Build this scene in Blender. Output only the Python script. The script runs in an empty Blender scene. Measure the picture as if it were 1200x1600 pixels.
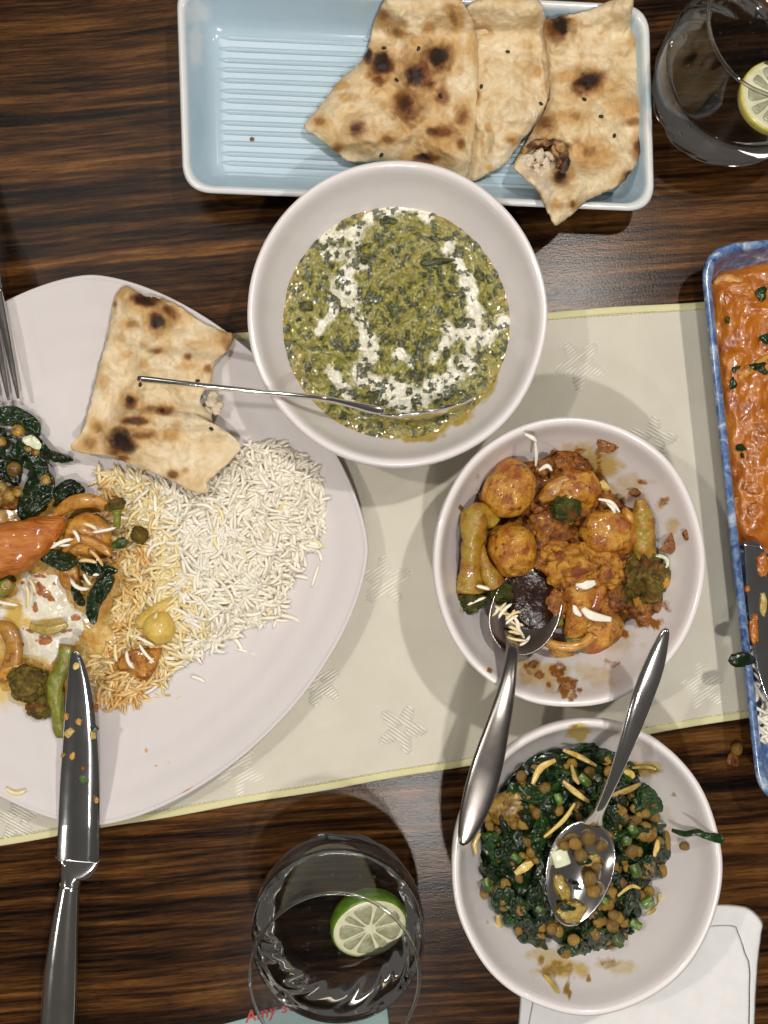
import bpy, bmesh, math, random
import numpy as np
from mathutils import Vector, Matrix

# ------------------------------------------------------------------ camera, world, lamps, exposure
NX, NY, S, D = 575.0, 812.0, 2950.0, 0.55     # point of the photo straight below the camera, px per metre on the table, camera height
scn = bpy.context.scene
col = scn.collection
cam = bpy.data.cameras.new('camera')
cam.sensor_fit = 'VERTICAL'; cam.sensor_height = 36.0
cam.lens = 36.0 * D * S / 1600.0
cam.shift_x = (600 - NX) / 1600.0
cam.shift_y = (NY - 800) / 1600.0
cam.clip_start = 0.01; cam.clip_end = 50
camo = bpy.data.objects.new('camera', cam); col.objects.link(camo)
camo.location = (0, 0, D)
scn.camera = camo

world = bpy.data.worlds.new('World'); scn.world = world; world.use_nodes = True
world.node_tree.nodes['Background'].inputs[0].default_value = (1.0, 0.93, 0.84, 1)
world.node_tree.nodes['Background'].inputs[1].default_value = 0.075

def lamp(name, px, py, h, power, colr, size):
    l = bpy.data.lights.new(name, 'POINT'); l.energy = power; l.color = colr; l.shadow_soft_size = size
    o = bpy.data.objects.new(name, l); col.objects.link(o)
    o.location = ((px - NX) / S, (NY - py) / S, h)
    l.cycles.is_caustics_light = True
    return o
lamp('ceiling_or_added_lamp', 1400, -150, 0.95, 17.0, (1.0, 0.94, 0.87), 0.016)
lamp('ceiling_or_added_lamp', -750, 420, 1.0, 10.5, (1.0, 0.92, 0.83), 0.016)
lamp('ceiling_or_added_lamp', 780, 2020, 0.95, 15.0, (1.0, 0.95, 0.90), 0.018)
lamp('ceiling_or_added_lamp', 430, 2820, 1.0, 4.0, (1.0, 0.95, 0.90), 0.02)     # added lamp, draws a bright streak along the knife handle
lamp('ceiling_or_added_lamp', 5000, -1900, 1.5, 9.0, (1.0, 0.93, 0.84), 0.05)  # added far lamp, for glints in glass and metal
lamp('ceiling_or_added_lamp', -3900, 4300, 1.4, 9.0, (1.0, 0.93, 0.84), 0.05)  # second far lamp added to put highlights on glass and steel
pl_ = bpy.data.lights.new('added_soft_fill', 'AREA'); pl_.shape = 'RECTANGLE'; pl_.size = 0.9; pl_.size_y = 0.45; pl_.energy = 4.0; pl_.color = (1.0, 0.97, 0.92)  # added area light for broad reflections on metals, glaze and tray
po_ = bpy.data.objects.new('added_soft_fill', pl_); col.objects.link(po_); po_.location = (-0.45, 0.75, 1.7)
po_.rotation_euler = (Vector(po_.location)).to_track_quat('Z', 'Y').to_euler()
scn.view_settings.view_transform = 'Standard'
scn.view_settings.look = 'None'
scn.view_settings.exposure = 0.0
scn.view_settings.gamma = 1.0
scn.cycles.use_denoising = True
scn.cycles.max_bounces = 14
scn.cycles.transmission_bounces = 12
scn.cycles.transparent_max_bounces = 12
scn.cycles.blur_glossy = 0.6
scn.cycles.sample_clamp_indirect = 6.0

# ------------------------------------------------------------------ helpers
rng = np.random.default_rng(7)
random.seed(7)
def W(px, py, z=0.0):
    f = (1 - z / D) / S
    return np.array([(px - NX) * f, (NY - py) * f, z])
def PX(v):
    f = S * D / (D - v[:, 2])
    return NX + v[:, 0] * f, NY - v[:, 1] * f
def to_table(px, py, z):
    w = W(px, py, z); return w[0], w[1]

def _hash(ix, iy, iz, seed):
    n = (ix * 374761393 + iy * 668265263 + iz * 1274126177 + seed * 974634777) & 0xFFFFFFFF
    n = ((n ^ (n >> 13)) * 1274126177) & 0xFFFFFFFF
    n = n ^ (n >> 16)
    return (n & 0xFFFF) / 65535.0
def vnoise(x, y, z=None, seed=0):
    x = np.asarray(x, float); y = np.asarray(y, float)
    z = np.zeros_like(x) if z is None else np.asarray(z, float)
    ix, iy, iz = np.floor(x).astype(np.int64), np.floor(y).astype(np.int64), np.floor(z).astype(np.int64)
    fx, fy, fz = x - ix, y - iy, z - iz
    fx, fy, fz = [f * f * (3 - 2 * f) for f in (fx, fy, fz)]
    r = 0
    for dx in (0, 1):
        for dy in (0, 1):
            for dz in (0, 1):
                w = (fx if dx else 1 - fx) * (fy if dy else 1 - fy) * (fz if dz else 1 - fz)
                r = r + w * _hash(ix + dx, iy + dy, iz + dz, seed)
    return r
def fbm(x, y, z=None, octv=4, seed=0):
    a, t, n = 0.5, 0, 0
    for k in range(octv):
        n = n + a * vnoise(x * 2 ** k, y * 2 ** k, None if z is None else z * 2 ** k, seed + k * 17)
        t += a; a *= 0.5
    return n / t
def sstep(a, b, x):
    t = np.clip((x - a) / (b - a), 0, 1); return t * t * (3 - 2 * t)

def spots_mask(px, py, spots, warp=0.5, wl=14.0, seed=3, soft=(1.15, 0.45)):
    m = np.zeros_like(px)
    nz = (fbm(px / wl, py / wl, octv=3, seed=seed) - 0.5) * 2 * warp
    for sp in spots:
        x, y, rx, ry = sp[:4]; s = sp[4] if len(sp) > 4 else 1.0; a = math.radians(sp[5]) if len(sp) > 5 else 0
        dx, dy = px - x, py - y
        u = dx * math.cos(a) + dy * math.sin(a); v = -dx * math.sin(a) + dy * math.cos(a)
        d = np.sqrt((u / rx) ** 2 + (v / ry) ** 2) + nz
        m = np.maximum(m, s * (1 - sstep(soft[1], soft[0], d)))
    return m
def seg_dist(px, py, pts, closed=False):
    d = np.full_like(px, 1e9)
    n = len(pts)
    for i in range(n if closed else n - 1):
        x0, y0 = pts[i][:2]; x1, y1 = pts[(i + 1) % n][:2]
        vx, vy = x1 - x0, y1 - y0
        t = np.clip(((px - x0) * vx + (py - y0) * vy) / max(vx * vx + vy * vy, 1e-12), 0, 1)
        d = np.minimum(d, np.hypot(px - x0 - t * vx, py - y0 - t * vy))
    return d
def stroke_mask(px, py, strokes, warp=0.5, wl=10.0, seed=5):
    m = np.zeros_like(px)
    nz = (fbm(px / wl, py / wl, octv=3, seed=seed) - 0.5) * 2 * warp
    for pts, w in strokes:
        d = seg_dist(px, py, pts) / w + nz
        m = np.maximum(m, 1 - sstep(0.4, 1.2, d))
    return m
def inside(px, py, poly):
    px = np.asarray(px, float); py = np.asarray(py, float)
    r = np.zeros(px.shape, bool); n = len(poly)
    for i in range(n):
        x0, y0 = poly[i]; x1, y1 = poly[(i + 1) % n]
        c = ((y0 > py) != (y1 > py)) & (px < (x1 - x0) * (py - y0) / ((y1 - y0) if y1 != y0 else 1e-9) + x0)
        r ^= c
    return r

def spline(pts, n, closed=False):
    p = np.asarray(pts, float)
    k = len(p)
    if closed:
        idx = lambda i: p[i % k]; segs = k
    else:
        idx = lambda i: p[min(max(i, 0), k - 1)]; segs = k - 1
    dense = []
    for i in range(segs):
        a, b, c, d = idx(i - 1), idx(i), idx(i + 1), idx(i + 2)
        for t in np.linspace(0, 1, 12, endpoint=False):
            dense.append(0.5 * ((2 * b) + (-a + c) * t + (2 * a - 5 * b + 4 * c - d) * t * t + (-a + 3 * b - 3 * c + d) * t ** 3))
    if not closed: dense.append(p[-1])
    else: dense.append(dense[0])
    dense = np.array(dense)
    L = np.concatenate([[0], np.cumsum(np.linalg.norm(np.diff(dense, axis=0), axis=1))])
    q = np.linspace(0, L[-1], n + 1)[:-1] if closed else np.linspace(0, L[-1], n)
    return np.stack([np.interp(q, L, dense[:, j]) for j in range(p.shape[1])], 1)

def link(o, parent=None):
    col.objects.link(o)
    if parent is not None:
        o.parent = parent
        o.location = Vector(o.location) - parent_world(parent)
    return o
def parent_world(p):
    v = Vector(p.location)
    while p.parent is not None:
        p = p.parent; v = v + Vector(p.location)
    return v
def mesh_obj(name, verts, faces, mat, parent=None, smooth=True, attrs=None, recenter=True):
    v = np.asarray(verts, float)
    loc = np.array([v[:, 0].mean(), v[:, 1].mean(), v[:, 2].min()]) if recenter else np.zeros(3)
    me = bpy.data.meshes.new(name)
    me.from_pydata((v - loc).tolist(), [], [list(map(int, f)) for f in faces])
    if smooth: me.polygons.foreach_set('use_smooth', [True] * len(me.polygons))
    for k, a in (attrs or {}).items():
        at = me.attributes.new(k, 'FLOAT', 'POINT'); at.data.foreach_set('value', np.asarray(a, np.float32))
    me.update()
    if mat: me.materials.append(mat)
    o = bpy.data.objects.new(name, me); o.location = loc
    return link(o, parent)
def tag(o, label=None, cat=None, group=None, kind=None):
    if label: o['label'] = label
    if cat: o['category'] = cat
    if group: o['group'] = group
    if kind: o['kind'] = kind
    return o
def empty(name, loc, label, cat, group=None):
    o = bpy.data.objects.new(name, None); o.location = loc; o.empty_display_size = 0.01
    col.objects.link(o); return tag(o, label, cat, group)

def grid_faces(nr, nc, wrap=True, flip=False, off=0):
    f = []
    for i in range(nr - 1):
        for j in range(nc if wrap else nc - 1):
            a = off + i * nc + j; b = off + i * nc + (j + 1) % nc; c = off + (i + 1) * nc + (j + 1) % nc; d = off + (i + 1) * nc + j
            f.append((a, d, c, b) if flip else (a, b, c, d))
    return f
def fix(v, f):
    """consistent outward normals for a closed or open shell"""
    bm = bmesh.new(); bv = [bm.verts.new(p) for p in v]
    for q in f:
        try: bm.faces.new([bv[i] for i in q])
        except ValueError: pass
    bmesh.ops.recalc_face_normals(bm, faces=bm.faces)
    f2 = [[x.index for x in fc.verts] for fc in (bm.verts.index_update() or bm.faces)]
    bm.free(); return v, f2

def slab(outline, z0, ztop, zbot, n=160, rings=30, jitter=0.0, seed=1, center=None, power=0.75, fold_bottom=False):
    """closed body from an outline in photo pixels at height z0; ztop(x,y,s) and zbot(x,y,s) take metres and s = 0 centre .. 1 edge"""
    o = spline(outline, n, True)
    c = np.array(center if center is not None else o.mean(0), float)
    if jitter:
        a = np.arange(n) / n * 2 * math.pi
        d = (fbm(np.cos(a) * n / 14 + 50, np.sin(a) * n / 14 + 50, octv=3, seed=seed) - 0.5) * 2 * jitter
        u = (o - c) / np.linalg.norm(o - c, axis=1)[:, None]
        o = o + u * d[:, None]
    s = (np.arange(rings) / (rings - 1)) ** power
    s[0] = 0.012
    P2 = c[None, None] + (o - c)[None] * s[:, None, None]
    f = (1 - z0 / D) / S
    X = (P2[..., 0] - NX) * f; Y = (NY - P2[..., 1]) * f
    Sg = np.broadcast_to(s[:, None], X.shape)
    zt = ztop(X, Y, Sg)
    kt = (1 - zt / D) / (1 - z0 / D); top = np.stack([X * kt, Y * kt, zt], -1).reshape(-1, 3)
    nb = rings if fold_bottom else 4
    sb = s if fold_bottom else np.array([0.012, 0.5, 0.85, 0.985])
    Pb = c[None, None] + (o - c)[None] * sb[:, None, None]
    Xb = (Pb[..., 0] - NX) * f; Yb = (NY - Pb[..., 1]) * f
    zb = zbot(Xb, Yb, np.broadcast_to(sb[:, None], Xb.shape))
    kb = (1 - zb / D) / (1 - z0 / D); bot = np.stack([Xb * kb, Yb * kb, zb], -1).reshape(-1, 3)
    v = np.concatenate([top, bot])
    fs = grid_faces(rings, n, True, True)
    fs += grid_faces(nb, n, True, False, rings * n)
    fs.append(tuple(range(n)))
    fs.append(tuple(reversed([rings * n + j for j in range(n)])))
    et, eb = (rings - 1) * n, rings * n + (nb - 1) * n
    for j in range(n):
        k = (j + 1) % n
        fs.append((et + j, eb + j, eb + k, et + k))
    return v, [tuple(reversed(q)) for q in fs], rings * n

def loft(path, wid, thk, nseg=14, up=(0, 0, 1), n=None, power=2.0):
    """tube of superelliptic section along a 3D path (metres); wid, thk half sizes"""
    p = np.asarray(path, float); wid = np.broadcast_to(np.asarray(wid, float), (len(p),)); thk = np.broadcast_to(np.asarray(thk, float), (len(p),))
    if n:
        q = spline(np.concatenate([p, wid[:, None], thk[:, None]], 1), n); p, wid, thk = q[:, :3], np.maximum(q[:, 3], 1e-5), np.maximum(q[:, 4], 1e-5)
    t = np.gradient(p, axis=0); t /= np.linalg.norm(t, axis=1)[:, None]
    up = np.asarray(up, float)
    side = np.cross(t, up); side /= np.linalg.norm(side, axis=1)[:, None] + 1e-12
    nor = np.cross(side, t)
    a = np.arange(nseg) / nseg * 2 * math.pi
    ca = np.sign(np.cos(a)) * np.abs(np.cos(a)) ** (2 / power); sa = np.sign(np.sin(a)) * np.abs(np.sin(a)) ** (2 / power)
    v = p[:, None] + side[:, None] * (wid[:, None] * ca)[..., None] + nor[:, None] * (thk[:, None] * sa)[..., None]
    m = len(p)
    f = grid_faces(m, nseg, True)
    f.append(tuple(reversed(range(nseg)))); f.append(tuple((m - 1) * nseg + j for j in range(nseg)))
    return v.reshape(-1, 3), [tuple(reversed(q)) for q in f]

_ico = {}
def ico(sub):
    if sub not in _ico:
        bm = bmesh.new(); bmesh.ops.create_icosphere(bm, subdivisions=sub, radius=1.0)
        bm.verts.index_update()
        _ico[sub] = (np.array([v.co[:] for v in bm.verts]), [[v.index for v in f.verts] for f in bm.faces]); bm.free()
    return _ico[sub]
def blob(name, px, py, z, r, mat, sub=4, amp=0.12, freq=1.5, seed=0, rot=(0, 0, 0), parent=None, fine=0.0, attrs=False):
    """noisy ellipsoid; r = radii in metres; centre at (px,py) seen at height z"""
    v, f = ico(sub)
    s = seed * 7.31
    d = 1 + (fbm(v[:, 0] * freq + s, v[:, 1] * freq + s, v[:, 2] * freq + 9, 3, seed) - 0.5) * 2 * amp
    if fine: d = d + (fbm(v[:, 0] * 9 + s, v[:, 1] * 9 + s, v[:, 2] * 9, 3, seed + 5) - 0.5) * 2 * fine
    q = v * d[:, None] * np.array(r)[None]
    R = np.array(Matrix.Rotation(rot[2], 3, 'Z') @ Matrix.Rotation(rot[1], 3, 'Y') @ Matrix.Rotation(rot[0], 3, 'X'))
    q = q @ R.T + W(px, py, z)[None]
    return mesh_obj(name, q, f, mat, parent)
def florets(name, px, py, z, r, mat, cells=140, bump=0.28, sub=5, seed=0, rot=(0, 0, 0), parent=None, amp=0.2):
    """cellular bumpy crown of a cauliflower or broccoli"""
    v, f = ico(sub)
    rg = np.random.default_rng(seed + 100)
    c = rg.normal(size=(cells, 3)); c /= np.linalg.norm(c, axis=1)[:, None]
    sz = rg.uniform(0.75, 1.3, cells)
    d = np.full(len(v), 1e9)
    for k in range(cells): d = np.minimum(d, np.linalg.norm(v - c[k], axis=1) / sz[k])
    R0 = 2.0 / math.sqrt(cells) * 1.15
    h = np.sqrt(np.clip(1 - (d / R0) ** 2, 0, 1))
    g = (fbm(v[:, 0] * 1.6 + seed, v[:, 1] * 1.6, v[:, 2] * 1.6, 3, seed) - 0.5) * 2 * amp
    q = v * (1 + g + (h - 0.6) * bump)[:, None] * np.array(r)[None]
    R = np.array(Matrix.Rotation(rot[2], 3, 'Z') @ Matrix.Rotation(rot[1], 3, 'Y') @ Matrix.Rotation(rot[0], 3, 'X'))
    q = q @ R.T + W(px, py, z)[None]
    return mesh_obj(name, q, f, mat, parent, attrs={'crest': h})

# ------------------------------------------------------------------ materials
def ramp(nt, stops, fac):
    r = nt.nodes.new('ShaderNodeValToRGB'); e = r.color_ramp.elements
    while len(e) < len(stops): e.new(0.5)
    for i, (p, c) in enumerate(stops):
        e[i].position = p; e[i].color = (*c, 1)
    nt.links.new(fac, r.inputs[0]); return r.outputs[0]
def math_node(nt, op, a, b=None, clamp=False):
    m = nt.nodes.new('ShaderNodeMath'); m.operation = op; m.use_clamp = clamp
    for i, x in enumerate((a, b)):
        if x is None: continue
        if isinstance(x, (int, float)): m.inputs[i].default_value = x
        else: nt.links.new(x, m.inputs[i])
    return m.outputs[0]
def mixc(nt, fac, a, b):
    m = nt.nodes.new('ShaderNodeMix'); m.data_type = 'RGBA'
    for sock, x in ((m.inputs[0], fac), (m.inputs[6], a), (m.inputs[7], b)):
        if isinstance(x, (int, float)): sock.default_value = x
        elif isinstance(x, tuple): sock.default_value = (*x, 1)
        else: nt.links.new(x, sock)
    return m.outputs[2]
def coords(nt, rand=True, stretch=None, rot=0.0):
    tc = nt.nodes.new('ShaderNodeTexCoord'); out = tc.outputs['Object']
    if rand:
        oi = nt.nodes.new('ShaderNodeObjectInfo')
        a = nt.nodes.new('ShaderNodeVectorMath'); a.operation = 'ADD'
        nt.links.new(out, a.inputs[0]); nt.links.new(oi.outputs['Random'], a.inputs[1]); out = a.outputs[0]
    if stretch or rot:
        m = nt.nodes.new('ShaderNodeMapping'); m.inputs['Scale'].default_value = stretch or (1, 1, 1); m.inputs['Rotation'].default_value = (0, 0, rot)
        nt.links.new(out, m.inputs[0]); out = m.outputs[0]
    return out
def noise(nt, vec, scale, detail=4, rough=0.55, dist=0.0):
    n = nt.nodes.new('ShaderNodeTexNoise'); n.inputs['Scale'].default_value = scale; n.inputs['Detail'].default_value = detail
    n.inputs['Roughness'].default_value = rough; n.inputs['Distortion'].default_value = dist
    nt.links.new(vec, n.inputs['Vector']); return n.outputs['Fac']
def attr(nt, name):
    a = nt.nodes.new('ShaderNodeAttribute'); a.attribute_name = name; return a.outputs['Fac']
def base(name):
    m = bpy.data.materials.new(name); m.use_nodes = True
    return m, m.node_tree, m.node_tree.nodes['Principled BSDF']
def setp(b, **k):
    names = {'rough': 'Roughness', 'metal': 'Metallic', 'ior': 'IOR', 'trans': 'Transmission Weight', 'coat': 'Coat Weight', 'coat_rough': 'Coat Roughness',
             'sss': 'Subsurface Weight', 'spec': 'Specular IOR Level', 'sheen': 'Sheen Weight', 'aniso': 'Anisotropic'}
    for a, v in k.items(): b.inputs[names[a]].default_value = v
def bump(nt, b, h, dist, strength=1.0):
    n = nt.nodes.new('ShaderNodeBump'); n.inputs['Distance'].default_value = dist; n.inputs['Strength'].default_value = strength
    nt.links.new(h, n.inputs['Height']); nt.links.new(n.outputs[0], b.inputs['Normal']); return n
def stuff_mat(name, stops, scale=300, detail=5, rough=0.4, bdist=0.0004, bscale=500, sss=0.0, sss_r=0.002, coat=0.0, spec=0.5, masks=(), rand=True, stretch=None, vary=0.0, bstr=1.0, patches=()):
    """food-like material: ramp over noise, then masks = [(attribute, colour, sharp, noise amount, noise scale)]"""
    m, nt, b = base(name)
    v = coords(nt, rand, stretch)
    c = ramp(nt, stops, noise(nt, v, scale, detail, 0.6))
    for (pc_, psc, thr, wid_) in patches:
        k = ramp(nt, [(thr, (0, 0, 0)), (thr + wid_, (1, 1, 1))], noise(nt, v, psc, 5, 0.62, 0.4))
        c = mixc(nt, k, c, pc_)
    for (an, mc, sharp, na, ns) in masks:
        a = attr(nt, an)
        nn = noise(nt, v, ns, 4, 0.65)
        k = math_node(nt, 'SUBTRACT', nn, 0.5); k = math_node(nt, 'MULTIPLY', k, na); k = math_node(nt, 'ADD', k, a)
        k = math_node(nt, 'SUBTRACT', k, 0.5); k = math_node(nt, 'MULTIPLY', k, sharp); k = math_node(nt, 'ADD', k, 0.5, True)
        c = mixc(nt, k, c, mc)
    if vary:
        oi = nt.nodes.new('ShaderNodeObjectInfo')
        h = nt.nodes.new('ShaderNodeHueSaturation')
        k = math_node(nt, 'MULTIPLY', oi.outputs['Random'], 2 * vary); k = math_node(nt, 'ADD', k, 1 - vary)
        nt.links.new(k, h.inputs['Value']); nt.links.new(c, h.inputs['Color']); c = h.outputs[0]
    nt.links.new(c, b.inputs['Base Color'])
    setp(b, rough=rough, coat=coat, spec=spec, sss=sss, coat_rough=0.12)
    if sss: b.inputs['Subsurface Radius'].default_value = (1.0, 0.93, 0.85); b.inputs['Subsurface Scale'].default_value = sss_r
    if bdist: bump(nt, b, noise(nt, v, bscale, 5, 0.6), bdist, bstr)
    return m
def metal_mat(name, colr=(0.80, 0.78, 0.76), rough=0.15):
    m, nt, b = base(name)
    v = coords(nt, False)
    n1 = noise(nt, v, 60, 5, 0.6)
    r = math_node(nt, 'MULTIPLY', n1, 0.14); r = math_node(nt, 'ADD', r, rough - 0.09)
    nt.links.new(r, b.inputs['Roughness'])
    b.inputs['Base Color'].default_value = (*colr, 1); setp(b, metal=1.0)
    sc = coords(nt, False, (30, 900, 900), 0.4)
    bump(nt, b, noise(nt, sc, 2.0, 3), 0.00002, 0.35)
    return m
def glaze(name, colr, rough=0.22, masks=(), speck=0.03, bdist=0.00012, edge=None, coat=0.5):
    m, nt, b = base(name)
    v = coords(nt, False)
    lo = tuple(max(0, x - speck) for x in colr)
    c = ramp(nt, [(0.3, lo), (0.7, colr)], noise(nt, v, 40, 5, 0.6))
    for (an, mc, sharp, na, ns) in masks:
        a = attr(nt, an); nn = noise(nt, v, ns, 5, 0.7)
        k = math_node(nt, 'SUBTRACT', nn, 0.5); k = math_node(nt, 'MULTIPLY', k, na); k = math_node(nt, 'ADD', k, a)
        k = math_node(nt, 'SUBTRACT', k, 0.5); k = math_node(nt, 'MULTIPLY', k, sharp); k = math_node(nt, 'ADD', k, 0.5, True)
        z = math_node(nt, 'GREATER_THAN', a, 0.02); k = math_node(nt, 'MULTIPLY', k, z)
        c = mixc(nt, k, c, mc)
    nt.links.new(c, b.inputs['Base Color'])
    setp(b, rough=rough, spec=0.5, coat=coat, coat_rough=0.05)
    h1 = noise(nt, v, 900, 2); h2 = noise(nt, v, 90, 3)
    h = math_node(nt, 'ADD', math_node(nt, 'MULTIPLY', h1, 0.18), h2)
    bump(nt, b, h, bdist, 0.6)
    return m
def flat(name, colr, rough=0.5, **k):
    m, nt, b = base(name); b.inputs['Base Color'].default_value = (*colr, 1); setp(b, rough=rough, **k); return m

def wood_mat():
    m, nt, b = base('dark_wood_laminate')
    tc = nt.nodes.new('ShaderNodeTexCoord')
    mp = nt.nodes.new('ShaderNodeMapping'); mp.inputs['Rotation'].default_value = (0, 0, math.radians(-4.5))
    nt.links.new(tc.outputs['Object'], mp.inputs[0])
    wv = noise(nt, mp.outputs[0], 4.5, 3, 0.5)          # slow waving of the grain
    wv = math_node(nt, 'SUBTRACT', wv, 0.5); wv = math_node(nt, 'MULTIPLY', wv, 0.014)
    sx = nt.nodes.new('ShaderNodeSeparateXYZ'); nt.links.new(mp.outputs[0], sx.inputs[0])
    y = math_node(nt, 'ADD', sx.outputs[1], wv)
    cb = nt.nodes.new('ShaderNodeCombineXYZ'); nt.links.new(math_node(nt, 'MULTIPLY', sx.outputs[0], 0.022), cb.inputs[0]); nt.links.new(y, cb.inputs[1])
    n1 = noise(nt, cb.outputs[0], 105, 6, 0.62)           # broad bands
    cb2 = nt.nodes.new('ShaderNodeCombineXYZ'); nt.links.new(math_node(nt, 'MULTIPLY', sx.outputs[0], 0.06), cb2.inputs[0]); nt.links.new(y, cb2.inputs[1])
    n2 = noise(nt, cb2.outputs[0], 420, 4, 0.6)          # fine streaks
    cb3 = nt.nodes.new('ShaderNodeCombineXYZ'); nt.links.new(math_node(nt, 'MULTIPLY', sx.outputs[0], 0.12), cb3.inputs[0]); nt.links.new(y, cb3.inputs[1])
    n3 = noise(nt, cb3.outputs[0], 1300, 2, 0.5)         # pores
    k = math_node(nt, 'ADD', math_node(nt, 'MULTIPLY', n1, 0.60), math_node(nt, 'MULTIPLY', n2, 0.40))
    c = ramp(nt, [(0.39, (0.0050, 0.0030, 0.0022)), (0.45, (0.020, 0.0090, 0.0040)), (0.51, (0.052, 0.0215, 0.0070)), (0.58, (0.115, 0.048, 0.0125)), (0.68, (0.23, 0.105, 0.027))], k)
    dk = ramp(nt, [(0.30, (0.35, 0.35, 0.35)), (0.46, (1, 1, 1))], n3)
    mm = nt.nodes.new('ShaderNodeMix'); mm.data_type = 'RGBA'; mm.blend_type = 'MULTIPLY'; mm.inputs[0].default_value = 0.7
    nt.links.new(c, mm.inputs[6]); nt.links.new(dk, mm.inputs[7])
    nt.links.new(mm.outputs[2], b.inputs['Base Color'])
    setp(b, rough=0.22, spec=0.12)
    g = noise(nt, tc.outputs['Object'], 750, 3, 0.6)
    h = math_node(nt, 'ADD', math_node(nt, 'MULTIPLY', g, 0.8), math_node(nt, 'MULTIPLY', n3, 0.5))
    bump(nt, b, h, 0.00013, 0.5)
    return m

M_wood = wood_mat()
M_steel = metal_mat('stainless_steel')
M_blade = metal_mat('polished_blade_steel', (0.70, 0.70, 0.71), 0.14)
M_dough_masks = [('toast', (0.53, 0.32, 0.12), 1.1, 0.6, 260), ('char', (0.17, 0.060, 0.015), 1.25, 0.5, 330), ('burn', (0.020, 0.009, 0.006), 1.4, 0.5, 420), ('crumb', (0.66, 0.56, 0.42), 2.0, 0.3, 300)]
M_naan = stuff_mat('naan_crust', [(0.30, (0.53, 0.355, 0.15)), (0.45, (0.66, 0.51, 0.295)), (0.58, (0.72, 0.595, 0.39)), (0.74, (0.78, 0.68, 0.50))], 80, 7, 0.52, 0.0011, 300, 0.05, 0.002, masks=M_dough_masks, rand=False, spec=0.35)
M_crumb = stuff_mat('naan_crumb', [(0.3, (0.58, 0.46, 0.31)), (0.7, (0.76, 0.67, 0.52))], 300, 5, 0.7, 0.0012, 520, 0.2, 0.002)
M_seed = flat('nigella_black', (0.006, 0.005, 0.005), 0.45)
M_rice = stuff_mat('boiled_rice', [(0.3, (0.84, 0.77, 0.62)), (0.7, (0.93, 0.88, 0.76))], 200, 3, 0.42, 0.0001, 900, 0.35, 0.002, vary=0.05, spec=.3)
M_ricey = stuff_mat('rice_yellow', [(0.3, (0.76, 0.58, 0.26)), (0.7, (0.86, 0.75, 0.46))], 160, 3, 0.4, 0.0001, 900, 0.4, 0.003, vary=0.08, spec=.35)
M_riceo = stuff_mat('rice_orange', [(0.3, (0.56, 0.28, 0.06)), (0.5, (0.70, 0.46, 0.17)), (0.7, (0.80, 0.63, 0.34))], 160, 3, 0.33, 0.0001, 900, 0.3, 0.003, vary=0.12, coat=0.15)
M_leaf = stuff_mat('wet_spinach', [(0.3, (0.003, 0.008, 0.002)), (0.55, (0.008, 0.022, 0.005)), (0.78, (0.028, 0.056, 0.010))], 170, 5, 0.24, 0.0004, 260, coat=0.3, spec=.45, vary=0.35)
M_leafl = stuff_mat('bright_spinach', [(0.3, (0.004, 0.015, 0.003)), (0.6, (0.014, 0.046, 0.006)), (0.8, (0.055, 0.11, 0.013))], 170, 5, 0.26, 0.0003, 300, coat=0.2, spec=.4, vary=0.3)
M_lentil = stuff_mat('cooked_lentil', [(0.3, (0.10, 0.050, 0.006)), (0.5, (0.24, 0.130, 0.014)), (0.72, (0.42, 0.27, 0.04))], 230, 4, 0.33, 0.0003, 600, coat=0.2, vary=0.45, patches=[((0.09, 0.035, 0.008), 330, .56, .1)])
M_onion = stuff_mat('cooked_onion', [(0.3, (0.36, 0.24, 0.04)), (0.7, (0.60, 0.46, 0.15))], 200, 4, 0.28, 0.0003, 500, 0.1, 0.002, coat=0.25, vary=0.25, patches=[((0.30, 0.16, 0.02), 220, .56, .12)])
M_oniono = stuff_mat('curried_onion', [(0.3, (0.34, 0.12, 0.010)), (0.7, (0.58, 0.31, 0.05))], 190, 4, 0.26, 0.0004, 400, 0.15, 0.002, coat=0.3, vary=0.2, patches=[((0.24, 0.070, 0.008), 260, .54, .14)])
M_spring = stuff_mat('spring_onion_green', [(0.3, (0.020, 0.050, 0.005)), (0.5, (0.055, 0.11, 0.012)), (0.75, (0.22, 0.30, 0.07))], 300, 4, 0.3, 0.0003, 500, 0.05, 0.002, coat=0.2, vary=0.45)
M_springw = stuff_mat('spring_onion_white', [(0.3, (0.55, 0.60, 0.36)), (0.7, (0.74, 0.76, 0.58))], 160, 4, 0.25, 0.0001, 500, 0.25, 0.002, coat=0.4)
M_potato = stuff_mat('curried_potato', [(0.3, (0.34, 0.115, 0.006)), (0.5, (0.48, 0.215, 0.016)), (0.72, (0.60, 0.35, 0.05))], 150, 6, 0.38, 0.0016, 330, 0.03, 0.002, coat=0.25, patches=[((0.27, 0.065, 0.004), 120, .47, .15), ((0.08, 0.018, 0.003), 480, .61, .06), ((0.16, 0.030, 0.003), 190, .55, .10)])
M_potatop = stuff_mat('pale_potato', [(0.3, (0.50, 0.30, 0.04)), (0.6, (0.66, 0.48, 0.11)), (0.8, (0.74, 0.60, 0.22))], 130, 5, 0.36, 0.0005, 420, 0.1, 0.002, coat=0.2, patches=[((0.45, 0.18, 0.02), 130, .56, .14)])
M_gravy = stuff_mat('masala_gravy', [(0.3, (0.040, 0.010, 0.002)), (0.45, (0.15, 0.043, 0.004)), (0.58, (0.28, 0.098, 0.007)), (0.75, (0.44, 0.21, 0.02))], 260, 7, 0.36, 0.0016, 420, coat=0.1, spec=.35)
M_paste = stuff_mat('masala_paste', [(0.3, (0.10, 0.028, 0.004)), (0.5, (0.20, 0.066, 0.007)), (0.7, (0.34, 0.14, 0.02))], 420, 6, 0.42, 0.0010, 700, coat=0.15, spec=.4)
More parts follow.
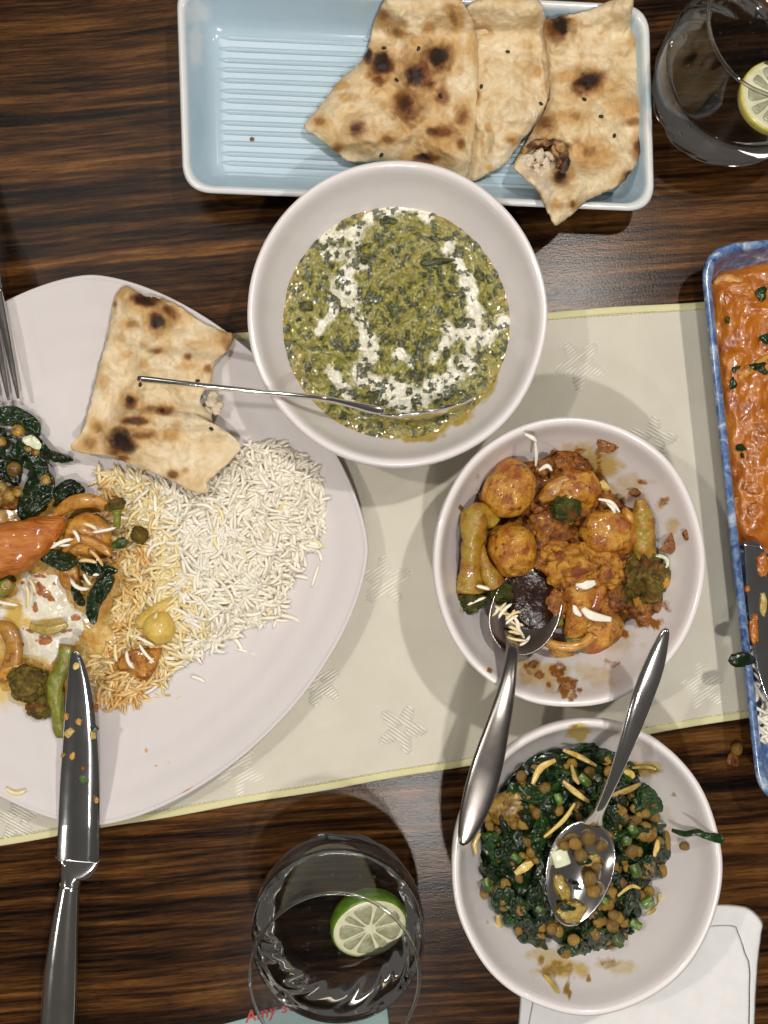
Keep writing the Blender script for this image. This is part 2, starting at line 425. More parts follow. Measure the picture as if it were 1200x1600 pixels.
M_cauli = stuff_mat('curried_cauliflower', [(0.3, (0.28, 0.085, 0.005)), (0.5, (0.46, 0.20, 0.014)), (0.75, (0.58, 0.33, 0.045))], 190, 5, 0.5, 0.0010, 900, 0.04, 0.002, patches=[((0.20, 0.045, 0.005), 130, .49, .12), ((0.06, 0.014, 0.004), 220, .60, .06)])
M_stem = stuff_mat('broccoli_stem', [(0.3, (0.13, 0.12, 0.010)), (0.5, (0.18, 0.20, 0.02)), (0.75, (0.28, 0.32, 0.06))], 120, 5, 0.33, 0.0005, 420, 0.06, 0.002, coat=0.2, patches=[((0.26, 0.115, 0.010), 120, .52, .14)])
M_stemo = stuff_mat('sauced_stem', [(0.3, (0.25, 0.105, 0.007)), (0.5, (0.33, 0.185, 0.015)), (0.75, (0.26, 0.25, 0.035))], 110, 5, 0.33, 0.0005, 420, 0.06, 0.002, coat=0.2, patches=[((0.21, 0.060, 0.006), 130, .50, .14)])
M_broc = stuff_mat('broccoli_crown', [(0.3, (0.016, 0.022, 0.004)), (0.5, (0.050, 0.058, 0.010)), (0.75, (0.15, 0.135, 0.025))], 260, 5, 0.55, 0.0016, 1100, spec=.25, patches=[((0.16, 0.06, 0.008), 140, .58, .1)])
M_brocb = stuff_mat('sauced_broccoli_crown', [(0.3, (0.045, 0.026, 0.005)), (0.5, (0.13, 0.090, 0.012)), (0.75, (0.30, 0.20, 0.03))], 240, 5, 0.5, 0.0016, 1000, coat=0.08, spec=.3, patches=[((0.15, 0.045, 0.006), 130, .55, .12)])
M_carrot = stuff_mat('glossy_carrot', [(0.3, (0.34, 0.075, 0.005)), (0.5, (0.46, 0.135, 0.009)), (0.75, (0.58, 0.24, 0.03))], 130, 6, 0.36, 0.0012, 260, 0.08, 0.002, coat=0.15, stretch=(0.5, 2.2, 2.2), patches=[((0.33, 0.07, 0.006), 90, .56, .12)])
M_yog = stuff_mat('yoghurt_sauce', [(0.3, (0.66, 0.58, 0.40)), (0.55, (0.74, 0.70, 0.58)), (0.75, (0.78, 0.76, 0.69))], 120, 5, 0.3, 0.0006, 420, 0.2, 0.002, masks=[('oil', (0.62, 0.42, 0.10), 1.6, 0.5, 300), ('sauce', (0.34, 0.11, 0.012), 3.0, 0.5, 420)], rand=False, coat=0.3)
M_shred = flat('white_shred', (0.78, 0.74, 0.64), 0.4, coat=0.2)
M_plate = glaze('white_plate_glaze', (0.60, 0.565, 0.56), 0.46, [('oil', (0.60, 0.43, 0.14), 1.6, 0.6, 260), ('sauce', (0.50, 0.28, 0.06), 2.5, 0.8, 400)], 0.02, 0.00022, coat=0.0)
M_bowl = glaze('white_bowl_glaze', (0.74, 0.70, 0.69), 0.22, [('oil', (0.46, 0.34, 0.07), 1.8, 0.9, 240), ('sauce', (0.26, 0.22, 0.05), 2.6, 1.0, 420)], 0.02)
M_bowlv = glaze('white_bowl_glaze_curry', (0.74, 0.70, 0.69), 0.24, [('oil', (0.56, 0.40, 0.14), 1.3, 0.9, 200), ('sauce', (0.30, 0.115, 0.016), 1.7, 1.3, 520)], 0.02)
M_bowll = glaze('white_bowl_glaze_lentil', (0.74, 0.70, 0.69), 0.28, [('oil', (0.58, 0.42, 0.14), 1.4, 0.9, 220), ('sauce', (0.32, 0.19, 0.03), 1.7, 1.3, 520)], 0.02)
M_tray = glaze('pale_blue_glaze', (0.42, 0.545, 0.625), 0.17, [('pale', (0.66, 0.67, 0.66), 1.0, 0.5, 160), ('streak', (0.27, 0.45, 0.50), 1.2, 0.6, 160)], 0.03)

def glass_mat(name, ior, colr=(1, 1, 1)):
    m, nt, b = base(name); b.inputs['Base Color'].default_value = (*colr, 1); setp(b, rough=0.0, trans=1.0, ior=ior); return m
def clear_mat(name, ior, tint=(0.985, 0.99, 0.985)):
    m, nt, b = base(name)
    nt.nodes.remove(b)
    lw = nt.nodes.new('ShaderNodeLayerWeight'); lw.inputs['Blend'].default_value = 0.5
    f0 = ((ior - 1) / (ior + 1)) ** 2
    fz = math_node(nt, 'ADD', math_node(nt, 'MULTIPLY', math_node(nt, 'POWER', lw.outputs['Facing'], 5.0), 0.20), f0, True)
    tr = nt.nodes.new('ShaderNodeBsdfTransparent'); tr.inputs[0].default_value = (*tint, 1)
    gl = nt.nodes.new('ShaderNodeBsdfAnisotropic'); gl.inputs['Roughness'].default_value = 0.02
    mx = nt.nodes.new('ShaderNodeMixShader')
    nt.links.new(fz, mx.inputs[0]); nt.links.new(tr.outputs[0], mx.inputs[1]); nt.links.new(gl.outputs[0], mx.inputs[2])
    nt.links.new(mx.outputs[0], nt.nodes['Material Output'].inputs['Surface'])
    return m
M_glass = clear_mat('clear_glass_wall', 1.45)
def half_mat(name, ior):
    m = clear_mat(name, ior); nt = m.node_tree
    old = nt.nodes['Material Output'].inputs['Surface'].links[0].from_socket
    rf = nt.nodes.new('ShaderNodeBsdfGlass'); rf.inputs['IOR'].default_value = ior; rf.inputs['Roughness'].default_value = 0.0
    mx = nt.nodes.new('ShaderNodeMixShader'); mx.inputs[0].default_value = 0.5
    nt.links.new(old, mx.inputs[1]); nt.links.new(rf.outputs[0], mx.inputs[2]); nt.links.new(mx.outputs[0], nt.nodes['Material Output'].inputs['Surface'])
    return m
M_base = half_mat('solid_clear_glass', 1.48)
M_water = glass_mat('clear_water', 1.36)

# ------------------------------------------------------------------ table, placemat
def sheet_quad(name, corners, z0, z1, mat, parent=None):
    v = [(*c, z0) for c in corners] + [(*c, z1) for c in corners]
    f = [(0, 1, 2, 3), (4, 7, 6, 5), (0, 4, 5, 1), (1, 5, 6, 2), (2, 6, 7, 3), (3, 7, 4, 0)]
    v, f = fix(np.array(v), f)
    return mesh_obj(name, v, f, mat, parent, smooth=False)
t = mesh_obj('table_top', [(-0.8, -0.9, -0.03), (0.8, -0.9, -0.03), (0.8, 0.9, -0.03), (-0.8, 0.9, -0.03), (-0.8, -0.9, 0), (0.8, -0.9, 0), (0.8, 0.9, 0), (-0.8, 0.9, 0)],
             [(3, 2, 1, 0), (4, 5, 6, 7), (0, 1, 5, 4), (1, 2, 6, 5), (2, 3, 7, 6), (3, 0, 4, 7)], M_wood, smooth=False, recenter=False)
tag(t, 'dark streaked wood laminate table top under all the dishes', 'table', kind='structure')

def cloth_mat(name, c0, c1, scale=(2600, 2600, 1)):
    m, nt, b = base(name)
    tc = nt.nodes.new('ShaderNodeTexCoord')
    w1 = nt.nodes.new('ShaderNodeTexWave'); w1.inputs['Scale'].default_value = 420; w1.inputs['Distortion'].default_value = 0.6
    w2 = nt.nodes.new('ShaderNodeTexWave'); w2.bands_direction = 'Y'; w2.inputs['Scale'].default_value = 420; w2.inputs['Distortion'].default_value = 0.6
    nt.links.new(tc.outputs['Object'], w1.inputs[0]); nt.links.new(tc.outputs['Object'], w2.inputs[0])
    n = noise(nt, tc.outputs['Object'], 35, 5)
    c = ramp(nt, [(0.3, c0), (0.7, c1)], n)
    nt.links.new(c, b.inputs['Base Color']); setp(b, rough=0.75, sheen=0.25, spec=0.2)
    bump(nt, b, math_node(nt, 'ADD', w1.outputs['Fac'], w2.outputs['Fac']), 0.00012, 0.5)
    return m
M_cloth = cloth_mat('pale_green_cloth', (0.59, 0.56, 0.465), (0.64, 0.61, 0.51))
M_hem = cloth_mat('yellow_hem', (0.64, 0.61, 0.33), (0.70, 0.67, 0.40))
M_motif = cloth_mat('woven_motif', (0.80, 0.77, 0.66), (0.85, 0.82, 0.71))
mat_q = [(-130, 556), (1330, 459), (1330, 1090), (-130, 1340)]
mw = [tuple(W(x, y)[:2]) for x, y in mat_q]
pm = empty('placemat', (*np.mean(mw, 0), 0), 'pale green cloth placemat with yellow stitched hem lying under the plate', 'placemat')
# cloth body with gentle undulation
nu, nv = 150, 70
u, v_ = np.meshgrid(np.linspace(0, 1, nu), np.linspace(0, 1, nv))
A, B, C_, D_ = [np.array(c) for c in mw]
P2 = ((1 - u)[..., None] * A + u[..., None] * B) * (1 - v_)[..., None] + ((1 - u)[..., None] * D_ + u[..., None] * C_) * v_[..., None]
zz = 0.0012 + 0.0009 * (fbm(P2[..., 0] * 14, P2[..., 1] * 14, octv=3, seed=4) - 0.5)
vt = np.concatenate([np.concatenate([P2, zz[..., None]], -1).reshape(-1, 3), np.concatenate([P2, np.full_like(zz, 0.0003)[..., None]], -1).reshape(-1, 3)])
N = nu * nv
fs = grid_faces(nv, nu, False, True) + grid_faces(nv, nu, False, False, N)
edge = [j for j in range(nu)] + [i * nu + nu - 1 for i in range(1, nv)] + [(nv - 1) * nu + j for j in range(nu - 2, -1, -1)] + [i * nu for i in range(nv - 2, 0, -1)]
for a, b in zip(edge, edge[1:] + edge[:1]): fs.append((a, b, b + N, a + N))
vt, fs = fix(vt, fs)
mesh_obj('cloth', vt, fs, M_cloth, pm)
for (a, b, c) in ((0, 1, 3), (3, 2, 0), (0, 3, 1), (1, 2, 0)):
    p0, p1 = np.array(mw[a]), np.array(mw[b]); inn = np.array(mw[c]) - p0
    nrm = np.array([-(p1 - p0)[1], (p1 - p0)[0]]); nrm /= np.linalg.norm(nrm); nrm *= np.sign(nrm @ inn)
    path = [np.append(p0 + (p1 - p0) * t_ + nrm * (0.0010 + 0.0003 * math.sin(t_ * 40)), 0.0013) for t_ in np.linspace(0, 1, 60)]
    v, f = loft(path, 0.0019, 0.00055, 10, power=3.0)
    hem = mesh_obj('hem', v, f, M_hem, pm)
    # stitches as one joined strip of tiny threads
    sv, sf = [], []
    L = np.linalg.norm(p1 - p0); d = (p1 - p0) / L
    for q in np.arange(0.001, L - 0.001, 0.0024):
        c0 = p0 + d * q + nrm * 0.0032; c1 = c0 + d * 0.0015
        vv, ff = loft([np.append(c0, 0.0014), np.append((c0 + c1) / 2, 0.0018), np.append(c1, 0.0014)], 0.00028, 0.00022, 5)
        k = len(sv); sv += vv.tolist(); sf += [tuple(i + k for i in q_) for q_ in ff]
    tag(mesh_obj('stitching', sv, sf, M_hem, hem), kind='stuff')
# woven star motifs: raised diagonal threads clipped to a five-petal star
def motif(px, py, size, ang, slope):
    c = W(px, py)[:2]; r0 = size / S
    sv, sf = [], []
    dr = np.array([math.cos(slope), math.sin(slope)]); nn = np.array([-dr[1], dr[0]])
    for k in np.arange(-1.05, 1.06, 0.115):
        run = None; tt = np.linspace(-1.1, 1.1, 90); ins = []
        for q in tt:
            p = nn * k + dr * q; a = math.atan2(p[1], p[0]) - ang; r = np.hypot(*p)
            lim = 0.52 + 0.48 * math.cos(2.5 * ((a % (2 * math.pi / 5)) - math.pi / 5)) ** 2 * -1 + 0.42
            ins.append(r < max(0.36, lim) and r > 0.13)
        i = 0
        while i < len(tt):
            if ins[i]:
                j = i
                while j + 1 < len(tt) and ins[j + 1]: j += 1
                if j - i > 4:
                    a0 = c + (nn * k + dr * tt[i]) * r0; a1 = c + (nn * k + dr * tt[j]) * r0
                    vv, ff = loft([np.append(a0, 0.0013), np.append((a0 + a1) / 2, 0.0014), np.append(a1, 0.0013)], 0.00055, 0.00012, 6)
                    b = len(sv); sv += vv.tolist(); sf += [tuple(x + b for x in q_) for q_ in ff]
                i = j + 1
            else: i += 1
    if sv: tag(mesh_obj('woven_star', sv, sf, M_motif, pm), kind='stuff')
for (x, y, s_, a, sl) in ((600, 906, 46, 0.3, 0.6), (628, 1138, 44, 1.2, -0.6), (1098, 1072, 42, 0.5, 0.6), (905, 570, 44, 0.9, 0.7), (1018, 690, 44, 0.2, -0.5),
                          (500, 1068, 40, 0.6, 0.6), (372, 1205, 44, 1.0, 0.5), (28, 1280, 40, 0.4, -0.5)):
    motif(x, y, s_, a, sl)

# ------------------------------------------------------------------ crockery
def lathe(profile, cx, cy, rx, ry, n=240, m=110, wob=0.0, seed=0):
    pr = spline(profile, m)
    a = np.arange(n) / n * 2 * math.pi
    w = 1 + wob * (fbm(np.cos(a) * 1.5 + 7, np.sin(a) * 1.5 + 7, octv=2, seed=seed) - 0.5)
    X = cx + rx * pr[:, 0][:, None] * np.cos(a)[None] * w
    Y = cy + ry * pr[:, 0][:, None] * np.sin(a)[None] * w
    Z = np.repeat(pr[:, 1][:, None], n, 1)
    return np.stack([X, Y, Z], -1).reshape(-1, 3), grid_faces(m, n, True)
class Bowl:
    outer = [(0.004, 0.004), (0.40, 0.004), (0.425, 0.0), (0.46, 0.0), (0.50, 0.004), (0.62, 0.010), (0.77, 0.020), (0.88, 0.033), (0.955, 0.046), (0.995, 0.0525)]
    lip = [(1.0, 0.0550), (0.988, 0.0568), (0.965, 0.0572), (0.942, 0.0560)]
    inner = [(0.915, 0.0515), (0.875, 0.0445), (0.79, 0.0335), (0.67, 0.0205), (0.50, 0.0115), (0.30, 0.0090), (0.004, 0.0085)]
    def __init__(s, px, py, rx, ry, mat, label, wob, seed, oil=(), sauce=(), n=300, m=130):
        z = 0.0560
        c = W(px, py, z); k = (1 - z / D) / S
        s.cx, s.cy, s.rx, s.ry = c[0], c[1], rx * k, ry * k
        v, f = lathe(s.outer + s.lip + s.inner, s.cx, s.cy, s.rx, s.ry, n, m, wob, seed)
        f = f + [tuple(reversed(range(n))), tuple((m - 1) * n + j for j in range(n))]
        x, y = PX(v)
        up = (np.arange(m) > m * 0.46).repeat(n)
        at = {'oil': spots_mask(x, y, oil, 0.6, 16) * up, 'sauce': spots_mask(x, y, [(q[0], q[1], q[2] * 1.5, q[3] * 1.5) + tuple(q[4:]) for q in sauce], 0.9, 9, 9) * up}
        s.o = tag(mesh_obj('bowl', v, f, mat, attrs=at), label, 'bowl')
    def z_in(s, X, Y):
        r = np.hypot((X - s.cx) / s.rx, (Y - s.cy) / s.ry)
        pr = sorted(s.inner + s.lip[2:]); return float(np.interp(r, [p[0] for p in pr], [p[1] for p in pr]))
    def on(s, px, py, lift=0.0):
        z = 0.03
        for _ in range(25):
            w = W(px, py, z); z = 0.5 * z + 0.5 * (s.z_in(w[0], w[1]) + lift)
        return z
B1 = Bowl(620.5, 490.5, 236.5, 242.5, M_bowl, 'large white bowl filled with creamy spinach curry', 0.02, 1,
          oil=[(700, 655, 50, 22, 0.9, -25), (650, 682, 60, 12, 0.8), (760, 600, 18, 40, .8, 20)], sauce=[(690, 658, 30, 8, 0.8, -25)], m=120)
B2 = Bowl(889, 878, 214, 228.5, M_bowlv, 'white bowl half full of potato, cauliflower and broccoli curry', 0.03, 2,
          oil=[(935, 730, 48, 34, 0.9), (905, 705, 40, 20, .7), (975, 770, 45, 40, 0.55), (840, 1050, 60, 24, 0.75, 25), (930, 1055, 50, 22, 0.5), (950, 1000, 60, 20, .5), (1050, 825, 14, 20, .7), (1030, 790, 12, 14, .5), (735, 860, 14, 90, .7, 8), (790, 985, 30, 30, .5)],
          sauce=[(870, 715, 14, 9, 1), (898, 720, 12, 12, 1), (935, 740, 6, 22, 1), (930, 770, 8, 16, 1), (960, 790, 14, 10, .8), (830, 1040, 9, 7, 1), (843, 1058, 5, 10, 1), (870, 1050, 9, 8, 1), (885, 1073, 10, 16, 1, -35), (858, 1070, 4, 4, 1), (905, 1078, 4, 4, 1),
                 (1010, 972, 16, 9, 1, 20), (975, 990, 5, 4, 1), (1032, 945, 12, 6, .9), (992, 770, 4, 5, 1), (1004, 752, 5, 3, .9), (720, 795, 3, 3, 1), (1035, 783, 6, 8, .7), (765, 1048, 3, 3, 1), (955, 1035, 16, 5, .7), (735, 850, 4, 70, .5, 6), (850, 1000, 40, 4, .6)])
B3 = Bowl(917, 1355, 213.5, 233, M_bowll, 'white bowl of dark spinach and brown lentils standing nearest the napkin', 0.03, 3,
          oil=[(905, 1142, 20, 16, 1.1, -30), (880, 1512, 60, 20, 0.8), (960, 1510, 50, 16, .55), (1010, 1200, 40, 14, .7), (860, 1495, 40, 20, .6), (1045, 1290, 20, 40, .3)],
          sauce=[(1000, 1200, 22, 6, .9, 5), (920, 1530, 4, 4, 1), (888, 1548, 5, 9, 1, -15), (870, 1515, 22, 10, .7), (845, 1500, 6, 5, .8), (895, 1135, 6, 3, .8), (1052, 1242, 3, 3, .8), (760, 1440, 3, 4, .8), (950, 1505, 20, 6, .6)])

# plate: rounded square with corners to the top, right and bottom
PZ = 0.0225
pc = W(142, 860, PZ); pk = (1 - PZ / D) / S; pa, pb = 434 * pk, 432 * pk
def plate_t(X, Y):
    n = 1.62
    return (np.abs((X - pc[0]) / pa) ** n + np.abs((Y - pc[1]) / pb) ** n) ** (1 / n)
def plate_z(t):
    t = np.asarray(t, float)
    return 0.0085 + 0.0135 * np.clip((t - 0.60) / 0.40, 0, 1) ** 1.55
def on_plate(px, py, lift=0.0):
    z = 0.012
    for _ in range(15):
        w = W(px, py, z); z = float(plate_z(plate_t(w[0], w[1]))) + lift
    return z
def make_plate():
    n, a = 420, None
    a = np.arange(n) / n * 2 * math.pi
    e = 2 / 1.62
    ux = np.sign(np.cos(a)) * np.abs(np.cos(a)) ** e; uy = np.sign(np.sin(a)) * np.abs(np.sin(a)) ** e
    # soften the four corners
    k = np.array([0.25, 0.5, 0.25])
    for _ in range(14):
        ux = 0.25 * np.roll(ux, 1) + 0.5 * ux + 0.25 * np.roll(ux, -1); uy = 0.25 * np.roll(uy, 1) + 0.5 * uy + 0.25 * np.roll(uy, -1)
    ts = np.concatenate([np.linspace(0.005, 0.6, 40), np.linspace(0.61, 0.985, 70)])
    zs = plate_z(ts) + 0.00010 * np.sin(ts * 62) * sstep(0.45, 0.7, ts)
    ts = np.concatenate([ts, [0.993, 0.999, 1.0, 0.997, 0.985, 0.93, 0.8, 0.66, 0.58, 0.55, 0.54, 0.50, 0.005]])
    zs = np.concatenate([zs, [0.0221, 0.0217, 0.0208, 0.0199, 0.0190, 0.0160, 0.0105, 0.0060, 0.0040, 0.0017, 0.0017, 0.0040, 0.0040]])
    X = pc[0] + pa * ts[:, None] * ux[None]; Y = pc[1] + pb * ts[:, None] * uy[None]
    Z = np.repeat(zs[:, None], n, 1)
    v = np.stack([X, Y, Z], -1).reshape(-1, 3); m = len(ts)
    f = grid_faces(m, n, True, False) + [tuple(reversed(range(n))), tuple((m - 1) * n + j for j in range(n))]
    x, y = PX(v); up = (np.arange(m) < 110).repeat(n)
    at = {'oil': spots_mask(x, y, [(40, 1085, 70, 40, .9), (180, 1040, 60, 40, .5), (70, 800, 90, 60, .5), (10, 870, 30, 40, .8), (25, 1215, 0.1, .1, 0)], .5, 20) * up,
          'sauce': spots_mask(x, y, [(262, 1086, 7, 3, .9), (228, 1173, 3, 6, .9), (262, 1190, 8, 4, .5, 40), (243, 1197, 3, 3, .8), (300, 1232, 26, 3, .8, -25), (70, 1280, 10, 3, .7), (130, 748, 5, 4, .4), (148, 551, 2, 2, .6)], .4, 9) * up}
    o = mesh_obj('dinner_plate', v, f, M_plate, attrs=at)
    return tag(o, 'wide white plate with rounded corners holding rice and curry', 'plate')
make_plate()

# pale blue tray
def rounded_quad(corners, rad, n=40):
    pts = []
    for i in range(4):
        p = np.array(corners[i], float); a = np.array(corners[i - 1], float); b = np.array(corners[(i + 1) % 4], float)
        ua = (a - p) / np.linalg.norm(a - p); ub = (b - p) / np.linalg.norm(b - p)
        p0, p1 = p + ua * rad, p + ub * rad
        for t_ in np.linspace(0, 1, n): pts.append((1 - t_) ** 2 * p0 + 2 * t_ * (1 - t_) * p + t_ ** 2 * p1)
        q1 = np.array(corners[(i + 1) % 4], float) - ub * 0  # straight run
        nxt = b - ub * rad
        for t_ in np.linspace(0, 1, n + 2)[1:-1]: pts.append(p1 + (nxt - p1) * t_)
    return np.array(pts)
def dish(name, corners, rimz, prof, mat, rad, attrf, bulge=4):
    """prof: (inset px, z) from outer foot over the rim to the floor; corners given in photo pixels at rim height"""
    c = np.mean(corners, 0)
    rows = []
    k = (1 - rimz / D) / S
    for ins, z in prof:
        cc = []
        for i in range(4):
            p = np.array(corners[i], float); a = np.array(corners[i - 1], float); b = np.array(corners[(i + 1) % 4], float)
            ua = (a - p) / np.linalg.norm(a - p); ub = (b - p) / np.linalg.norm(b - p)
            cc.append(p + (ua + ub) * ins)
        q = rounded_quad(cc, max(rad - ins * 0.55, 8))
        rows.append(np.stack([(q[:, 0] - NX) * k, (NY - q[:, 1]) * k, np.full(len(q), z)], 1))
    n = len(rows[0]); v = np.concatenate(rows); m = len(rows)
    # close the floor and the foot with shrunken rings
    f = grid_faces(m, n, True) + [tuple(reversed(range(n))), tuple((m - 1) * n + j for j in range(n))]
    v, f = fix(v, f)
    x, y = PX(v)
    return mesh_obj(name, v, f, mat, attrs=attrf(x, y, v))
tray_c = [(275, -30), (1014, 8), (1023, 331), (286, 300)]
TZ = 0.027
def sp(profile, m): return [tuple(p) for p in spline(profile, m)]
tray_prof = [(95, 0.004), (60, 0.004), (52, 0.0)] + sp([(46, 0.0), (40, 0.003), (22, 0.012), (8, 0.021), (1, 0.0255), (0, 0.0268), (3, 0.0277), (8, 0.0276), (12, 0.0265), (22, 0.0195), (36, 0.011), (48, 0.0075), (58, 0.0068)], 46) + [(66, 0.0066), (90, 0.0066), (140, 0.0066)]
tray = empty('serving_tray', (*to_table(648, 150, 0), 0), 'pale blue rectangular ribbed tray carrying torn naan', 'tray')
tr = dish('tray_body', tray_c, TZ, tray_prof, M_tray, 46, lambda x, y, v: {
    'pale': np.maximum(np.exp(-((v[:, 2] - 0.0274) / 0.0011) ** 2), spots_mask(x, y, [(305, 70, 14, 40, .7), (300, 20, 30, 20, .5)], .4)), 'streak': spots_mask(x, y, [(600, 310, 40, 12, .6), (1015, 150, 14, 30, .6), (310, 200, 12, 60, .4)], .4)})
tr.parent = tray; tr.location = Vector(tr.location) - Vector(tray.location)
for i in range(16):
    y = 27 + i * 16.3 + (0.9 * math.sin(i * 2.1))
    p0 = W(336 + 3 * math.sin(i), y, 0.0066); p1 = W(958, y + 622 * 0.0425, 0.0066)
    path = [p0 + (p1 - p0) * t_ + np.array([0, 0.00012 * math.sin(t_ * 9 + i), 0]) for t_ in np.linspace(0, 1, 30)]
    wv = np.full(30, 0.0014); wv[0] = wv[-1] = 0.0003; th = np.full(30, 0.0010); th[0] = th[-1] = 0.0001
    v, f = loft(path, wv, th, 10); mesh_obj('ridge', v, f, M_tray, tray)
tag(blob('oil_drop', 573, 52, 0.0073, (0.003, 0.0045, 0.0011), M_tray, 3, .2, 2, 4), 'tiny wet drop on the blue tray beside the naan', 'drop')
tag(blob('bread_crumb', 394, 217, 0.0075, (0.0013, 0.0009, 0.0008), M_paste, 2, .3, 2, 5), 'single brown crumb on the empty end of the tray', 'crumb')

# blue dish on the right
def blue_mat():
    m, nt, b = base('mottled_blue_glaze'); v = coords(nt, False)
    n1 = noise(nt, v, 130, 6, 0.7, 0.6)
    c = ramp(nt, [(0.34, (0.020, 0.045, 0.15)), (0.45, (0.075, 0.135, 0.29)), (0.54, (0.16, 0.24, 0.40)), (0.66, (0.46, 0.53, 0.60))], n1)
    e = ramp(nt, [(0.4, (0.35, 0.42, 0.50)), (0.6, (0.55, 0.57, 0.58))], noise(nt, v, 200, 4))
    c = mixc(nt, attr(nt, 'rim'), c, e)
    nt.links.new(c, b.inputs['Base Color']); setp(b, rough=0.2, coat=0.4, coat_rough=0.08)
    bump(nt, b, noise(nt, v, 120, 4), 0.0003, 0.5); return m
M_blue = blue_mat()
bd_c = [(1092, 384), (1478, 345), (1566, 1215), (1186, 1262)]
BZ = 0.030
bd_prof = [(90, 0.004), (58, 0.004), (50, 0.0)] + sp([(44, 0.0), (38, 0.003), (24, 0.012), (10, 0.022), (2, 0.028), (0, 0.0296), (2, 0.0306), (6, 0.0310), (10, 0.0305), (14, 0.0290), (20, 0.0225), (30, 0.012), (40, 0.0080), (50, 0.0070)], 46) + [(60, 0.0068), (100, 0.0068), (160, 0.0068)]
bd = dish('serving_dish', bd_c, BZ, bd_prof, M_blue, 62, lambda x, y, v: {'rim': np.exp(-((v[:, 2] - 0.0288) / 0.0009) ** 2) * (np.arange(len(v)) < len(v) * 0.45) * 0.75})
tag(bd, 'mottled blue rectangular dish of orange curry beside the placemat', 'dish')

# ------------------------------------------------------------------ bread
def naan(name, label, outline, z0, thick, toast, char, burn, crumb=(), bumps=(), seeds=(), n=260, rings=70, seed=1, tilt=(0, 0), lower=None, center=None, dents=(), lift=None):
    bx, by = np.mean(outline, 0)
    bw = W(bx, by, z0)
    zr = 0.0035
    def zt(X, Y, s):
        f = S * D / (D - z0); x = NX + X * f; y = NY - Y * f
        z = z0 + 1.6 * thick * np.sqrt(np.clip(1 - s ** 3.2, 0, 1)) * (0.55 + 0.75 * fbm(x / 60 + seed, y / 60, octv=2, seed=seed))
        z = z + 0.0150 * (fbm(x / 50 + seed, y / 50, octv=4, seed=seed + 3) - 0.5) * (1 - s ** 8)
        for (cx, cy, r, h) in bumps:
            q = np.clip(1 - ((x - cx) ** 2 + (y - cy) ** 2) / (r * r), 0, 1); z = z + 1.5 * h * q * np.sqrt(q + 1e-9)
        for (pts, w, h) in dents: z = z - h * np.exp(-(seg_dist(x, y, pts) / w) ** 2)
        z = z + tilt[0] * (X - bw[0]) + tilt[1] * (Y - bw[1])
        if lift: z = z + lift(x, y)
        return z
    def zb(X, Y, s):
        f = S * D / (D - z0)
        return z0 + (lift(NX + X * f, NY - Y * f) if lift else 0) - 0.0012 * np.sqrt(np.clip(1 - s ** 4, 0, 1)) + tilt[0] * (X - bw[0]) + tilt[1] * (Y - bw[1]) - 0.0004
    v, f, nt_ = slab(outline, z0, zt, zb, n, rings, 2.6, seed, center, 0.7)
    x, y = PX(v)
    nzt = sstep(0.56, 0.74, fbm(x / 11 + seed * 3, y / 11, octv=3, seed=seed + 8)) * 0.22
    gr = {1: 0.98, 3: 1.05, 4: 1.1}.get(seed, 1.0)
    char = [(q[0], q[1], q[2] * gr, q[3] * gr) + tuple(q[4:]) for q in char]; burn = [(q[0], q[1], q[2] * gr, q[3] * gr) + tuple(q[4:]) for q in burn]
    at = {'toast': np.maximum(spots_mask(x, y, toast, .6, 12, seed, (2.0, .5)), nzt), 'char': spots_mask(x, y, char, .6, 12, seed + 1, (1.75, .35)), 'burn': spots_mask(x, y, burn, .5, 10, seed + 2, (1.7, .4)), 'crumb': spots_mask(x, y, crumb, .4, 10, seed + 4)}
    o = mesh_obj(name, v, f, M_naan, attrs=at)
    tag(o, label, 'naan')
    for k, (sx, sy) in enumerate(seeds):
        i = np.argmin((x[:nt_] - sx) ** 2 + (y[:nt_] - sy) ** 2)
        b = blob('nigella_seed', sx, sy, float(v[i, 2]) + 0.0004, (0.0013, 0.0009, 0.0008), M_seed, 2, .15, 2, k, (0, 0, k * 1.3), parent=o)
    return o
naan('naan', 'pale naan half sandwiched between two charred pieces on the blue tray',
     [(722, 30), (738, 5), (775, -8), (838, -2), (855, 40), (866, 100), (862, 150), (845, 185), (815, 222), (790, 256), (765, 270), (740, 283), (715, 270), (700, 150)], 0.0125, 0.005,
     [(755, 48, 9, 9), (745, 148, 6, 16), (800, 218, 10, 8), (763, 200, 5, 6), (840, 115, 8, 8), (765, 262, 6, 6), (852, 135, 5, 12, .6), (820, 70, 10, 6, .6)],
     [(799, 219, 6, 5, .7), (745, 150, 4, 10, .8), (755, 48, 5, 5, .5)], [], seeds=[(793, 81), (752, 135), (845, 162)], seed=2, lift=lambda x, y: 0.018 * sstep(60, 2, y) - 0.0035 * sstep(775, 735, x) * sstep(20, 60, y), dents=[([(780, 80), (830, 80), (858, 100)], 7, .0016), ([(735, 200), (760, 170)], 8, .001)])
